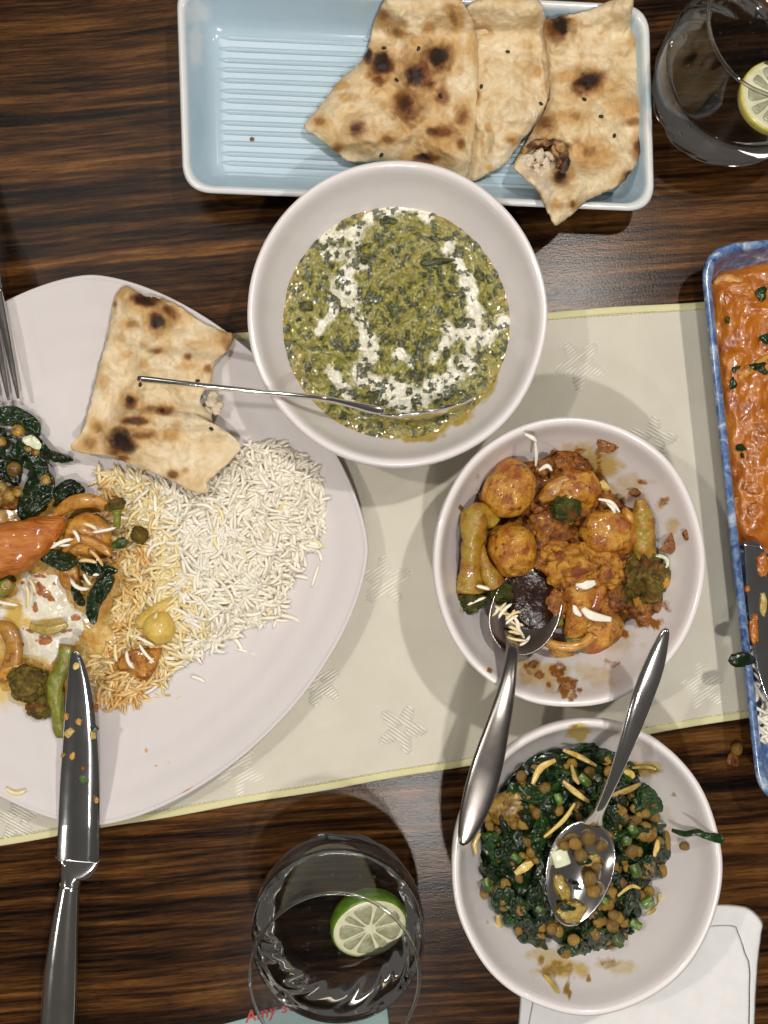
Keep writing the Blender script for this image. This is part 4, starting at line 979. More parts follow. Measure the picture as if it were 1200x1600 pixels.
LF = np.where(np.arange(len(pts)) >= len(pts) - top_n, 0.0021, rg.uniform(0.0001, 0.0018, len(pts)))
ZS = np.full(len(pts), 0.015)
for _ in range(16):
    ff_ = (1 - ZS / D) / S
    ZS = 0.5 * ZS + 0.5 * (rice_h((PXS - NX) * ff_, (NY - PYS) * ff_) + LF)
for i, (x, y) in enumerate(pts):
    top = i >= len(pts) - top_n
    z = float(ZS[i])
    a = float(fbm(np.array([x / 38.]), np.array([y / 38.]), octv=2, seed=19)[0]) * 9 + rg.normal(0, .55); ti = rg.normal(0, .24); ro = rg.uniform(0, 6.3); s_ = float(stain(x, y))
    s_ += rg.normal(0, .16)
    mi = 0 if s_ < 0.42 else (1 if s_ < 0.8 else 2)
    if top:
        grain(x, y, z, a, ti, ro, i, (M_rice, M_ricey, M_riceo)[mi],
              ('white rice grain ', 'yellow tinted rice grain ', 'orange stained rice grain ')[mi] + rice_zone(x, y), ('white rice grains', 'yellow rice grains', 'orange rice grains')[mi])
    else:
        R = np.array((Matrix.Rotation(a, 3, 'Z') @ Matrix.Rotation(ti, 3, 'Y') @ Matrix.Rotation(ro, 3, 'X')))
        vv = gm[i % 10][1] @ R.T + W(x, y, z); b = len(gv[mi]); gv[mi] += vv.tolist(); gf[mi] += [tuple(q + b for q in ff) for ff in gm[i % 10][2]]
for mi in range(3):
    tag(mesh_obj('rice', gv[mi], gf[mi], (M_rice, M_ricey, M_riceo)[mi]), ('loose white rice grains filling the mound', 'yellowed rice grains filling the mound', 'orange rice grains under the curry scraps')[mi], 'rice', kind='stuff')
for i, (x, y, a) in enumerate([(498, 868, 1.2), (472, 902, .2), (492, 900, 1.9), (452, 967, .3), (262, 1087, .1), (385, 1020, .3), (372, 1008, 1.0), (448, 915, 2.2), (310, 1060, .4), (25, 1232, .15), (440, 968, .1)]):
    grain(x, y, on_plate(x, y, 0.001), -a, 0, i, i, M_rice if i not in (4, 9) else M_ricey,
          ['stray rice grain just off the mound by the right plate edge', 'stray rice grain below the right shoulder of the mound', 'leaning stray rice grain near the right plate edge', 'glassy stray rice grain off the lower right of the mound', 'lone yellow rice grain on the bare lower plate', 'stray rice grain fallen below the mound',
           'short stray grain touching the mound underside', 'stray grain at the mound\'s lower right flank', 'stray grain beneath the potato chunk', 'lone pale grain near the bottom edge of the plate', 'second glassy grain off the lower right of the mound'][i], 'stray rice grains')

# ------------------------------------------------------------------ curry scraps on the plate
def strip(name, pts, w, th, mat, label=None, cat=None, group=None, parent=None, nseg=10, n=26, power=2.2, taper=True):
    """pts: (px,py,z); half width and half thickness in px-equivalents of metres"""
    p = np.array([W(*q) for q in pts]); wd = np.full(len(p), w); 
    if taper: wd[0] *= .55; wd[-1] *= .55
    v, f = loft(p, wd, np.full(len(p), th), nseg, n=n, power=power)
    o = mesh_obj(name, v, f, mat, parent)
    return tag(o, label, cat, group) if label else o
PL = 0.0085
# yoghurt
yog = [(10, 935), (28, 905), (50, 882), (80, 890), (102, 905), (110, 930), (135, 955), (142, 985), (120, 1010), (95, 1035), (65, 1042), (30, 1025), (5, 1000), (-20, 990), (-20, 950)]
def yz(X, Y, s): return PL + 0.0001 + 0.0052 * np.clip(1 - s ** 2.2, 0, 1) ** .8 * (0.55 + 0.7 * fbm(X * 90, Y * 90, octv=3, seed=6))
v, f, n_ = slab(yog, 0.012, yz, lambda X, Y, s: 0 * X + PL - 0.0002, 160, 50, 9, 3)
x, y = PX(v)
o = mesh_obj('yoghurt_sauce', v, f, M_yog, attrs={'oil': spots_mask(x, y, [(20, 950, 20, 26, .9), (60, 975, 60, 10, .8), (55, 1030, 30, 12, .6), (0, 985, 26, 18, .7)], .6), 'sauce': spots_mask(x, y, [(60, 920, 10, 22, 1, -40), (75, 930, 22, 6, 1, 40), (35, 910, 7, 5, .9), (85, 912, 4, 4, .9), (70, 1000, 14, 9, 1), (36, 1007, 5, 4, .9), (45, 985, 10, 4, .8, 20), (118, 965, 9, 7, 1), (62, 900, 12, 4, .8), (100, 985, 16, 6, .7), (55, 950, 5, 12, .9)], .6, 7)})
tag(o, 'white yoghurt blotched with brown sauce on the plate', 'yoghurt')
pud = [(-30, 800), (30, 790), (90, 775), (150, 775), (195, 800), (222, 850), (215, 905), (235, 950), (275, 960), (285, 1000), (262, 1050), (225, 1078), (180, 1085), (150, 1070), (120, 1090), (90, 1120), (50, 1120), (20, 1095), (-30, 1100), (-40, 950)]
M_sauce = stuff_mat('oily_orange_sauce', [(0.3, (0.36, 0.14, 0.012)), (0.5, (0.50, 0.27, 0.04)), (0.68, (0.62, 0.46, 0.16))], 120, 6, .25, .0008, 300, coat=.4, rand=False)
v, f, n_ = slab(pud, PL, lambda X, Y, s: PL + .0001 + .0016 * np.clip(1 - s ** 3, 0, 1) * (.2 + 1.4 * fbm(X * 120, Y * 120, octv=4, seed=16)) , lambda X, Y, s: 0 * X + PL - .0003, 200, 50, 14, 6)
tag(mesh_obj('sauce_puddle', v, f, M_sauce), 'thin oily orange sauce spread under the food at the plate centre', 'sauce')
# carrot
def tube_px(name, secs, mat, label, cat, seed=0, amp=.1, nseg=26, n=40, z=0.018, thick=.7):
    p = np.array([W(x, y, zz) for x, y, zz, r in secs]); r = np.array([q[3] for q in secs]) / S
    v, f = loft(p, r, r * thick, nseg, n=n)
    c = v.mean(0); d = v - c
    g = 1 + (fbm(v[:, 0] * 70 + seed + v[:, 1] * 60, v[:, 1] * 260, v[:, 2] * 260, 4, seed) - .5) * 2 * amp
    v = c + d * np.stack([np.ones(len(v)), g, g], 1)
    return tag(mesh_obj(name, v, f, mat), label, cat)
tube_px('carrot_chunk', [(-60, 872, .022, 22), (-20, 866, .0225, 38), (20, 856, .023, 37), (55, 840, .0225, 31), (82, 822, .0215, 19), (97, 808, .0205, 9)], M_carrot, 'glossy orange carrot chunk at the left of the plate', 'carrot', 3, .30)
# spinach leaves on the plate
pleaf = [([(-10, 640), (20, 634), (45, 645), (62, 660), (62, 682), (48, 676), (25, 668), (0, 662), (-14, 660)], .0150, 'wilted spinach leaf just below the fork tines'),
         ([(55, 676), (64, 688), (74, 700), (98, 708), (116, 719), (100, 723), (84, 722), (70, 712), (60, 700)], .0135, 'narrow spinach leaf pointing at the naan corner'),
         ([(-10, 690), (20, 680), (40, 695), (62, 705), (76, 730), (70, 742), (45, 735), (15, 720), (-10, 716)], .0155, 'broad dark spinach leaf in the lentil heap'),
         ([(26, 800), (30, 780), (42, 750), (60, 730), (82, 742), (86, 765), (78, 785), (60, 800), (40, 816), (32, 812)], .0165, 'large crumpled spinach leaf above the carrot chunk'),
         ([(84, 770), (92, 756), (112, 749), (132, 762), (130, 772), (112, 776), (100, 784), (86, 782)], .0160, 'curled spinach leaf tip touching the rice'),
         ([(-10, 725), (20, 722), (35, 740), (28, 760), (8, 752), (-10, 748)], .0150, 'small spinach leaf at the plate\'s left among lentils'),
         ([(62, 872), (78, 858), (98, 864), (122, 876), (112, 888), (95, 892), (74, 882)], .0190, 'flat spinach leaf under the potato beside the carrot'),
         ([(122, 876), (140, 874), (160, 880), (184, 890), (174, 899), (152, 902), (132, 896)], .0200, 'spinach leaf lying across the stained rice'),
         ([(134, 958), (138, 930), (150, 908), (166, 900), (180, 902), (172, 925), (158, 945), (150, 974), (140, 972)], .0195, 'long spinach leaf hanging down towards the yoghurt'),
         ([(110, 920), (116, 914), (126, 925), (134, 940), (130, 948), (116, 940)], .0190, 'tiny curled spinach loop beside the yoghurt'),
         ([(-5, 668), (10, 672), (8, 690), (-8, 690)], .0145, 'spinach scrap at the frame edge under the fork')]
for i, (ol, z, lb) in enumerate(pleaf):
    tag(crumple('spinach_leaf', ol, z, M_leaf, 0.0035, 15, .0007, 40 + i, None, 64, 16, .0022), lb, 'spinach leaf')
for i, (x, y, r, lb) in enumerate([(28, 673, 11, 'brown lentil resting on the leaf under the fork'), (22, 733, 13, 'plump amber lentil left of the big leaf'), (70, 751, 11.5, 'round amber lentil on the big crumpled leaf'), (44, 702, 8, 'lentil fragment beside the pale onion piece'), (56, 707, 7, 'smaller lentil fragment beside the pale onion piece'),
                            (2, 690, 9, 'lentil cut by the left frame edge'), (12, 775, 13, 'lentil in the brown heap above the carrot'), (-2, 782, 12, 'lentil half outside the frame above the carrot'), (28, 768, 9, 'small lentil at the right of the brown heap'), (4, 762, 10, 'lentil on top of the brown heap')]):
    tag(blob('lentil', x, y, .0175, (r / S * .92, r / S * .88, r / S * .7), M_lentil, 3, .12, 1.6, i + 60, (0, 0, i)), lb, 'lentil')
tag(crumple('onion_piece', [(34, 687), (50, 680), (64, 692), (62, 702), (46, 698)], .0185, M_springw, .0008, 20, .0012, 3), 'pale translucent onion piece on the plate spinach', 'onion')
tag(blob('lentil_mash', 8, 778, .0115, (.0105, .0065, .003), M_gravy, 4, .3, 2, 12, fine=.1), 'brown lentil mash above the carrot on the plate', 'mash')
# potato, onion, broccoli bits on the plate
tag(blob('potato_chunk', 138, 838, .0165, (.0125, .0115, .0050), M_oniono, 4, .16, 1.5, 5), 'translucent orange potato chunk right of the carrot', 'potato')
strip('onion_strip', [(85, 806, .020), (110, 787, .0225), (140, 782, .0235), (172, 790, .0225)], .0036, .0017, M_oniono, 'arched orange onion strip over the potato chunk', 'onion')
strip('onion_strip', [(100, 862, .021), (112, 846, .0225), (130, 842, .023), (160, 856, .0225), (174, 868, .021)], .0024, .0011, M_oniono, 'thin orange onion strip across the potato chunk', 'onion')
strip('onion_strip', [(-6, 975, .0135), (12, 985, .0155), (22, 1010, .016), (18, 1040, .0145), (2, 1062, .013)], .0044, .002, M_oniono, 'curved orange onion strip by the left frame edge', 'onion')
strip('onion_strip', [(-4, 1062, .013), (15, 1048, .0145), (40, 1040, .014)], .004, .002, M_oniono, 'brown onion strip above the plate broccoli', 'onion')
strip('onion_strip', [(48, 978, .0165), (75, 985, .0185), (105, 975, .0185)], .0030, .0013, M_onion, 'yellow onion strip lying across the yoghurt', 'onion')
tag(blob('tomato_piece', 108, 900, .0155, (.005, .0075, .0025), M_oniono, 3, .25, 2, 8), 'orange cooked tomato piece between two spinach leaves', 'tomato')
def broccoli(label, stem, crowns, mstem, mcrown, cells=260):
    e = empty('broccoli_floret', tuple(W(stem[0][0], stem[0][1], stem[0][2])), label, 'broccoli')
    def st(path):
        p = np.array([W(a, b, c) for a, b, c, r in path]); r = np.array([q[3] for q in path]) / S
        v, f = loft(p, r, r * .85, 32, n=50)
        ax = np.repeat(spline(np.concatenate([p, r[:, None], (r * .85)[:, None]], 1), 50)[:, :3], 32, 0)
        g = 1 + (fbm(v[:, 0] * 300, v[:, 1] * 300, v[:, 2] * 300, 4, 5) - .5) * .45 + (fbm(v[:, 0] * 900, v[:, 1] * 900, v[:, 2] * 900, 3, 15) - .5) * .22
        v = ax + (v - ax) * g[:, None]
        mesh_obj('stem', v, f, mstem, e)
    st(stem)
    for c in crowns:
        if len(c) > 6:
            st(c[6])
        florets('crown', c[0], c[1], c[2], (c[3] / S, c[4] / S, c[5] / S), mcrown, int(cells * 1.7), .22, 5, int(c[0]), (.2, .1, .4), e, .25)
    return e
broccoli('sauced broccoli floret with green stem beside the knife tip', [(96, 1150, .0125, 9), (90, 1110, .0150, 12), (86, 1070, .0165, 13), (100, 1040, .0165, 12), (106, 1008, .0165, 13)],
         [(48, 1070, .0155, 30, 26, 17), (66, 1102, .0135, 24, 20, 14), (30, 1052, .0145, 18, 14, 12)], M_stem, M_brocb, 200)
broccoli('small pale broccoli sprig on the rice above the potato', [(182, 825, .0215, 5), (183, 808, .0235, 6), (182, 796, .0245, 8)], [(180, 789, .0245, 15, 10, 8)], M_stem, M_brocb, 90)
broccoli('broccoli crumb beside the green stem slice on the plate', [(206, 838, .020, 4), (214, 832, .021, 5)], [(218, 836, .0215, 12, 14, 8)], M_stem, M_brocb, 70)
broccoli('broccoli tip showing at the left under the carrot', [(-10, 925, .015, 14), (10, 915, .0165, 12), (18, 908, .0165, 9)], [(4, 898, .0165, 16, 13, 10)], M_stem, M_broc, 120)
tag(blob('potato_chunk', 249, 981, .0205, (.0082, .0090, .0068), M_potatop, 4, .09, 1.2, 15), 'round yellow potato chunk sitting in the rice', 'potato')
def block(name, label, cat, ol, z0, h, mat, seed):
    v, f, _ = slab(ol, z0, lambda X, Y, s: z0 + h * np.clip(1 - s ** 7, 0, 1) ** .5 + .0012 * (fbm(X * 220, Y * 220, octv=3, seed=seed) - .5), lambda X, Y, s: 0 * X + z0 - .006, 80, 20, 1.5, seed)
    return tag(mesh_obj(name, v, f, mat), label, cat)
block('cauliflower_chunk', 'angular fried cauliflower chunk under the yellow potato', 'cauliflower', [(178, 1040), (195, 1020), (222, 1012), (252, 1012), (250, 1030), (238, 1055), (225, 1062), (200, 1052)], .017, .003, M_potato, 4)
tube_px('cauliflower_sprig', [(215, 975, .0185, 8), (235, 962, .020, 12), (262, 942, .020, 8), (275, 935, .019, 4)], M_potatop, 'yellow cauliflower sprig above the round potato chunk', 'cauliflower', 9, .2)
strip('spring_onion_slice', [(178, 852, .0235), (190, 848, .025), (196, 842, .0245)], .0032, .0025, M_spring, 'green stem slice beside the potato chunk on the plate', 'spring onion')
for i, (x, y, a, m, lb) in enumerate([(118, 838, 1.1, M_rice, 'white grain draped on the orange potato chunk'), (141, 822, .4, M_ricey, 'yellow grain on top of the potato chunk'), (163, 829, -.2, M_rice, 'white grain at the right of the potato chunk'), (97, 850, -.4, M_rice, 'white grain beside the carrot tip'), (90, 845, .3, M_rice, 'second white grain beside the carrot tip'),
                                (150, 873, .9, M_riceo, 'orange grain hanging off the onion strip'), (137, 878, .1, M_riceo, 'orange grain at the base of the onion strip'), (42, 930, 1.5, M_ricey, 'pinkish grain in the yoghurt sauce streak'), (52, 915, 1.2, M_ricey, 'grain above the pinkish one in the yoghurt'), (125, 912, .5, M_rice, 'white grain curled in the spinach loop'),
                                (137, 905, 1.0, M_rice, 'white grain above the spinach loop'), (143, 897, .2, M_rice, 'topmost white grain near the spinach loop'), (10, 942, .2, M_rice, 'white grain left of the yoghurt patch'), (243, 975, 1.7, M_ricey, 'grain stuck on the yellow potato chunk'), (225, 1000, .5, M_rice, 'white grain under the yellow potato chunk'), (205, 1030, 1.2, M_rice, 'white grain on the fried cauliflower chunk'), (182, 1020, 1.5, M_ricey, 'upright grain left of the fried cauliflower chunk'), (228, 1022, .9, M_rice, 'second white grain on the fried cauliflower chunk'), (72, 990, .3, M_ricey, 'grain lying below the yellow onion strip')]):
    grain(x, y, .0255 if y < 890 or x > 200 else (.021 if x > 110 else .0175), -a, .05, i, i, m, lb, None)
strip('onion_shred', [(318, 1166, PL + .0035), (335, 1165, PL + .005), (352, 1153, PL + .005)], .0013, .0007, M_onion, 'yellow onion shred alone on the lower plate', 'onion')

# ------------------------------------------------------------------ potato and broccoli curry bowl
def mound(name, label, cat, outline, z0, fn, mat, bowl, seed, n=200, rings=60, bump_=.004, kind=None):
    def zt(X, Y, s): return fn(X, Y) * 1.0 - 0.004 * s ** 6 + bump_ * (fbm(X * 150, Y * 150, octv=5, seed=seed) - .5)
    v, f, n_ = slab(outline, z0, zt, lambda X, Y, s: 0 * X + .010, n, rings, 4, seed)
    return tag(mesh_obj(name, v, f, mat), label, cat, kind=kind)
v2 = [(738, 800), (752, 752), (800, 722), (850, 712), (900, 722), (938, 750), (975, 790), (1005, 800), (1034, 850), (1040, 915), (1005, 955), (955, 985), (905, 990), (862, 970), (850, 920), (800, 905), (745, 928), (722, 890)]
mound('masala_gravy', 'thick red-brown masala gravy under the vegetables in the bowl', 'gravy', v2, .024, lambda X, Y: 0 * X + .0300, M_gravy, B2, 11, bump_=.013)
GR = bpy.data.objects['masala_gravy']
rg = np.random.default_rng(8)
for i, (x, y, r) in enumerate([(845, 800, 20), (860, 830, 24), (835, 830, 16), (915, 800, 18), (900, 845, 16), (925, 870, 14), (850, 880, 18), (975, 875, 20), (985, 905, 20), (960, 930, 18), (1005, 950, 18), (880, 730, 20), (905, 735, 14), (845, 760, 14), (965, 860, 16), (870, 905, 22), (860, 925, 14), (820, 905, 12), (765, 835, 16), (770, 770, 14), (950, 950, 14), (1025, 935, 12), (920, 830, 12), (868, 940, 16), (862, 960, 14), (850, 905, 18), (985, 850, 14), (760, 905, 14), (850, 730, 10), (990, 940, 16), (945, 780, 12)]):
    blob('gravy_lump', x, y, .0330 + rg.uniform(-.002, .003), (r / S * 1.3, r / S * rg.uniform(.8, 1.3), r / S * .42), M_gravy, 4, .7, 1.6, i + 40, (0, 0, rg.uniform(0, 3)), parent=GR, fine=.18)
tag(blob('potato', 798, 760, .0395, (.0126, .0150, .0125), M_potato, 5, .30, .85, 2, (0, 0, -.5)), 'whole golden potato high against the bowl wall by the spoonless side', 'potato')
tag(blob('potato', 801, 859, .0380, (.0122, .0130, .0118), M_potato, 5, .24, 1.0, 3), 'round golden potato beside the broccoli stalk', 'potato')
tag(blob('potato', 893, 765, .0335, (.0132, .0110, .0100), M_potato, 5, .28, 1.1, 4), 'sauce-covered potato at the back of the curry bowl', 'potato')
tag(blob('potato', 948, 830, .0355, (.0146, .0112, .0105), M_potato, 5, .28, 1.1, 6, (0, 0, -.3)), 'yellow potato behind the cauliflower in the curry bowl', 'potato')
tag(blob('potato', 935, 985, .0245, (.0135, .0110, .0075), M_potato, 5, .09, 1.3, 7, (0, 0, .6)), 'cut potato wedge below the cauliflower in the bowl', 'potato')
broccoli('forked broccoli stalk lying against the bowl wall beside the potatoes', [(772, 818, .039, 11), (752, 800, .042, 14), (741, 815, .043, 20), (738, 850, .042, 16), (735, 890, .039, 15), (733, 922, .036, 22)],
         [(735, 936, .0335, 25, 19, 20), (783, 926, .0345, 20, 15, 18, [(742, 835, .040, 10), (757, 880, .040, 9), (774, 914, .037, 17)])], M_stemo, M_broc, 260)
cf = empty('cauliflower_floret', tuple(W(900, 920, .02)), 'large golden cauliflower floret in the middle of the curry bowl', 'cauliflower')
florets('crown', 896, 884, .0375, (.0150, .0105, .0095), M_cauli, 80, .28, 5, 5, (0, 0, .15), cf, .42)
florets('crown', 945, 890, .0360, (.0095, .0095, .0085), M_cauli, 60, .28, 5, 6, (0, 0, 0), cf, .25)
florets('crown', 868, 862, .0345, (.0080, .0060, .0070), M_cauli, 45, .28, 5, 8, (0, 0, 0), cf, .25)
for pth in ([(905, 905, .034, 26), (905, 940, .0335, 22), (900, 975, .031, 17), (895, 1005, .028, 13)], [(935, 905, .033, 18), (928, 940, .0325, 15), (912, 965, .030, 12)], [(868, 925, .033, 5), (872, 950, .0335, 6), (874, 975, .030, 7)]):
    p = np.array([W(a, b, c) for a, b, c, r in pth]); r = np.array([q[3] for q in pth]) / S
    v, f = loft(p, r, r * .8, 18, n=26)
    c_ = v.mean(0); g = 1 + (fbm(v[:, 0] * 200, v[:, 1] * 200, v[:, 2] * 200, 4, 8) - .5) * .35
    mesh_obj('stem', c_ + (v - c_) * np.stack([g, np.ones(len(v)), g], 1), f, M_potato if len(pth) > 3 or pth[0][3] > 8 else M_stem, cf)
broccoli('small grey-green broccoli head on the sauce-covered potato', [(893, 818, .0385, 4), (888, 806, .040, 6), (885, 800, .0405, 9)], [(885, 795, .0405, 22, 21, 15)], M_stem, M_broc, 200)
broccoli('broccoli head coated in masala by the far bowl wall', [(1000, 780, .038, 7), (1003, 810, .0375, 17), (1005, 840, .0355, 18), (1008, 870, .033, 17)], [(1006, 905, .0325, 36, 40, 30), (985, 925, .030, 26, 22, 22)], M_stemo, M_brocb, 330)
def ring(name, label, cat, px, py, z, rx, ry, w, mat, tilt=(0, 0), arc=(0, 6.283), flatn=1.0):
    t_ = np.linspace(arc[0], arc[1], 40); full = abs(arc[1] - arc[0] - 6.283) < .01
    p = np.array([W(px + rx * math.cos(q), py + ry * math.sin(q), z) + np.array([0, 0, tilt[0] * math.cos(q) + tilt[1] * math.sin(q)]) for q in t_])
    wd = np.full(40, w)
    v, f = loft(p, wd, wd * flatn, 10)
    return tag(mesh_obj(name, v, f, mat), label, cat)
ring('onion_ring', 'glossy orange onion ring below the cauliflower', 'onion', 882, 985, .0320, 42, 24, .0024, M_oniono, (.001, .004), (.2, 6.0), .8)
strip('onion_strip', [(905, 1010, .0200), (930, 1024, .0185), (955, 1025, .0185), (985, 1015, .0200)], .0042, .002, M_oniono, 'curved orange onion strip on the clean bowl wall', 'onion')
strip('onion_strip', [(845, 780, .037), (865, 765, .0405), (888, 748, .041)], .0048, .0025, M_oniono, 'wide onion strip leaning on the sauce-covered potato', 'onion')
strip('onion_strip', [(975, 795, .036), (983, 812, .038), (982, 835, .037)], .0030, .0018, M_oniono, 'orange onion strip right of the yellow potato', 'onion')
strip('onion_strip', [(862, 1010, .0225), (880, 1018, .0215), (893, 1020, .021)], .0055, .0035, M_oniono, 'stubby orange onion lump under the onion ring', 'onion')
strip('onion_strip', [(938, 752, .033), (945, 765, .032), (955, 778, .031)], .0030, .0012, M_onion, 'bright yellow onion strip at the back of the bowl', 'onion')
strip('onion_strip', [(990, 925, .0375), (998, 945, .0370), (1005, 955, .034)], .0022, .0015, M_oniono, 'short orange onion strip across the masala broccoli', 'onion')
strip('spring_onion_slice', [(885, 1005, .0285), (900, 1003, .029), (910, 1002, .0288)], .0048, .0045, M_spring, 'green and white spring onion stub under the cauliflower', 'spring onion', taper=False)
ring('spring_onion_slice', 'small green spring onion ring by the masala broccoli', 'spring onion', 1032, 878, .0375, 10, 9, .0011, M_springw, (.0005, .001))
tag(blob('ginger_piece', 1033, 907, .0380, (.0045, .0045, .003), M_cauli, 3, .2, 1.5, 9), 'yellow ginger lump on the masala broccoli', 'ginger')
for i, (pts_, w, lb) in enumerate([([(900, 912, .0425), (915, 914, .044), (930, 910, .043)], .0024, 'broad white shred on the cauliflower crown'), ([(910, 950, .0385), (925, 962, .040), (955, 968, .038)], .0023, 'pointed white shred at the foot of the cauliflower'), ([(897, 942, .038), (900, 955, .039), (908, 962, .0385)], .0015, 'short white shred left of the pointed one'),
                                  ([(1010, 936, .0385), (1022, 933, .040), (1030, 923, .0405)], .0012, 'white sliver on the masala broccoli'), ([(836, 688, .059), (838, 710, .055), (837, 728, .050)], .0009, 'thin pale thread hanging over the bowl rim'), ([(820, 678, .060), (832, 684, .0605), (838, 690, .0595)], .0011, 'pale thread end lying on the bowl rim'),
                                  ([(842, 735, .045), (855, 728, .047), (862, 735, .046)], .0011, 'white loop of onion beside the top potato'), ([(935, 780, .041), (955, 785, .0425), (968, 800, .041)], .0010, 'white shred behind the yellow potato'), ([(945, 782, .041), (958, 795, .042), (960, 802, .041)], .0010, 'second white shred behind the yellow potato')]):
    strip('white_shred', pts_, w, .0005, M_shred, lb, 'shred', n=18, nseg=8)
for i, (x, y, a, b, lb) in enumerate([(950, 692, 14, 12, 'dried masala lump stuck high on the bowl wall'), (1052, 848, 17, 11, 'hooked masala lump at the right bowl wall'), (1074, 835, 7, 6, 'small masala dab right of the hooked lump'), (885, 1076, 8, 12, 'thick masala dab on the lower bowl wall'), (1012, 973, 12, 6, 'masala dab below the masala broccoli'),
                               (868, 716, 10, 6, 'masala dab on the wall above the back potato'), (832, 1040, 7, 5, 'masala dab near the spoon neck'), (995, 768, 5, 10, 'masala streak above the masala broccoli'), (1030, 950, 10, 6, 'masala crumb under the masala broccoli'), (842, 1058, 4, 8, 'thin masala dab near the spoon handle'), (872, 1055, 7, 6, 'masala dab beside the thick one on the lower wall'), (905, 722, 9, 8, 'second masala dab on the wall above the back potato')]):
    tag(blob('masala_dab', x, y, B2.on(x, y, .0002), (a / S * 1.05, b / S * 1.05, .0008), M_paste, 5, .5, 1.7, i + 30, (0, 0, i * .7), fine=.3), lb, 'masala')
rg = np.random.default_rng(12)
for i in range(16):
    t_ = i / 15; x = 785 + 26 * t_ + rg.uniform(-8, 8); y = 945 + 52 * t_ + rg.uniform(-8, 8)
    grain(x, y, .0445 + .002 * rg.random() + .004 * t_, rg.uniform(0, 3.1), rg.normal(0, .2), i, i, M_ricey if i % 3 else M_rice, 'stained rice grain clinging to the potato curry spoon', 'grains on the curry spoon', .8)
grain(755, 917, .0445, -.25, 0, 2, 1, M_rice, 'single white grain on the broccoli stalk', None, .9)
grain(745, 940, .040, .4, 0, 2, 3, M_rice, 'white grain below the broccoli stalk head', None, .8)
tag(blob('gravy_pool', 834, 938, .0355, (.0125, .0170, .0024), stuff_mat('dark_gravy', [(0.3, (0.006, 0.002, 0.001)), (0.6, (0.022, 0.005, 0.001)), (0.75, (0.09, 0.022, 0.003))], 200, 5, .2, .0006, 200, coat=0.1, spec=.3), 5, .14, 1.6, 5, (0, 0, .35), fine=.06), 'dark oily gravy pooled in the curry spoon', 'gravy')

# ------------------------------------------------------------------ lentil and spinach bowl
v3 = [(746, 1330), (758, 1275), (795, 1215), (850, 1168), (920, 1160), (985, 1178), (1002, 1215), (1038, 1228), (1046, 1270), (1058, 1310), (1048, 1370), (1030, 1420), (1008, 1452), (988, 1492), (930, 1500), (880, 1512), (848, 1495), (800, 1475), (768, 1425), (748, 1375)]
def h3(X, Y):
    X = np.atleast_1d(np.asarray(X, float)); Y = np.atleast_1d(np.asarray(Y, float))
    k = S / (1 - 0.028 / D); x = NX + X * k; y = NY - Y * k
    d = seg_dist(x, y, v3, True) * np.where(inside(x, y, v3), 1, -1)
    left = sstep(1010, 790, x)
    r = 0.0195 + (0.0105 + 0.004 * left) * sstep(-4, 60, d) + 0.0115 * left * sstep(40, -4, d) * sstep(1480, 1400, y)
    return r if r.size > 1 else float(r[0])
mound('spinach_mass', 'dark wilted spinach mass filling the lentil bowl', 'spinach', v3, .024, lambda X, Y: np.reshape(h3(X.ravel(), Y.ravel()), X.shape), M_leaf, B3, 17, bump_=.009)
spoon_poly = [(925, 1275), (952, 1310), (950, 1370), (925, 1420), (892, 1450), (868, 1415), (855, 1360), (865, 1305)]
leaves3 = [((835, 1240, 45, 16, .15), 'broad glossy spinach leaf draped over the lentil mash', 1), ((862, 1270, 34, 14, 1.2), 'dark spinach leaf folding down beside the big glossy one', 0), ((1018, 1252, 30, 24, .3), 'round bright spinach leaf at the right of the lentil bowl', 1), ((985, 1185, 34, 22, .9), 'dark spinach leaf behind the spoon handle', 0), ((850, 1390, 20, 50, .1), 'dark spinach heap left of the spoon bowl', 0),
           ((800, 1420, 40, 18, .7), 'long spinach leaf along the lower left wall', 0), ((830, 1460, 44, 14, .9), 'slim spinach leaf above the yellow onion curl', 0), ((905, 1490, 28, 20, .2), 'spinach leaf at the lower edge of the mass', 0), ((880, 1505, 16, 24, .2), 'drooping spinach leaf tip at the bottom of the mass', 0), ((955, 1470, 34, 20, .2), 'wet spinach leaf right of the drooping tip', 0),
           ((985, 1405, 12, 28, .2), 'small pointed spinach leaf in the lentils', 0), ((1010, 1362, 32, 12, .2), 'ragged spinach leaf by the right wall', 0), ((1040, 1330, 16, 26, .2), 'dark spinach edge beside the lone lentil', 0), ((1000, 1300, 46, 9, -.25), 'thin spinach leaf stretching to the right wall', 1), ((960, 1280, 20, 26, .3), 'dark spinach leaf right of the spoon neck', 0),
           ((880, 1205, 30, 12, .2), 'green spinach leaf under the onion slivers', 1), ((800, 1345, 26, 18, .3), 'dark spinach leaf at the left wall', 0), ((845, 1300, 13, 34, .2), 'upright bright spinach leaf left of the spoon', 1), ((770, 1320, 10, 30, -.2), 'narrow green leaf along the left wall', 1), ((940, 1180, 36, 14, .2), 'dark spinach leaf under the upper rim', 0), ((905, 1172, 36, 5, -.42), 'thin dark green stalk touching the upper rim', 1), ((790, 1400, 22, 16, .9), 'spinach leaf around the dark lentil', 0), ((975, 1230, 20, 14, .2), 'spinach leaf beside the yellow onion strip', 0)]
rg = np.random.default_rng(41)
for i, ((x, y, L, w, a), lb, br) in enumerate(leaves3):
    z = solve(h3, x, y, .0045)
    tag(crumple('spinach_leaf', leaf_outline(x, y, L, w, a, rg), z, M_leafl if br else M_leaf, .0035, 15, .0007, 200 + i, None, 60, 14, .003, zfun=lambda X, Y: np.reshape(h3(X.ravel(), Y.ravel()), X.shape) + .0042), lb, 'spinach leaf', 'spinach leaves in the lentil bowl')
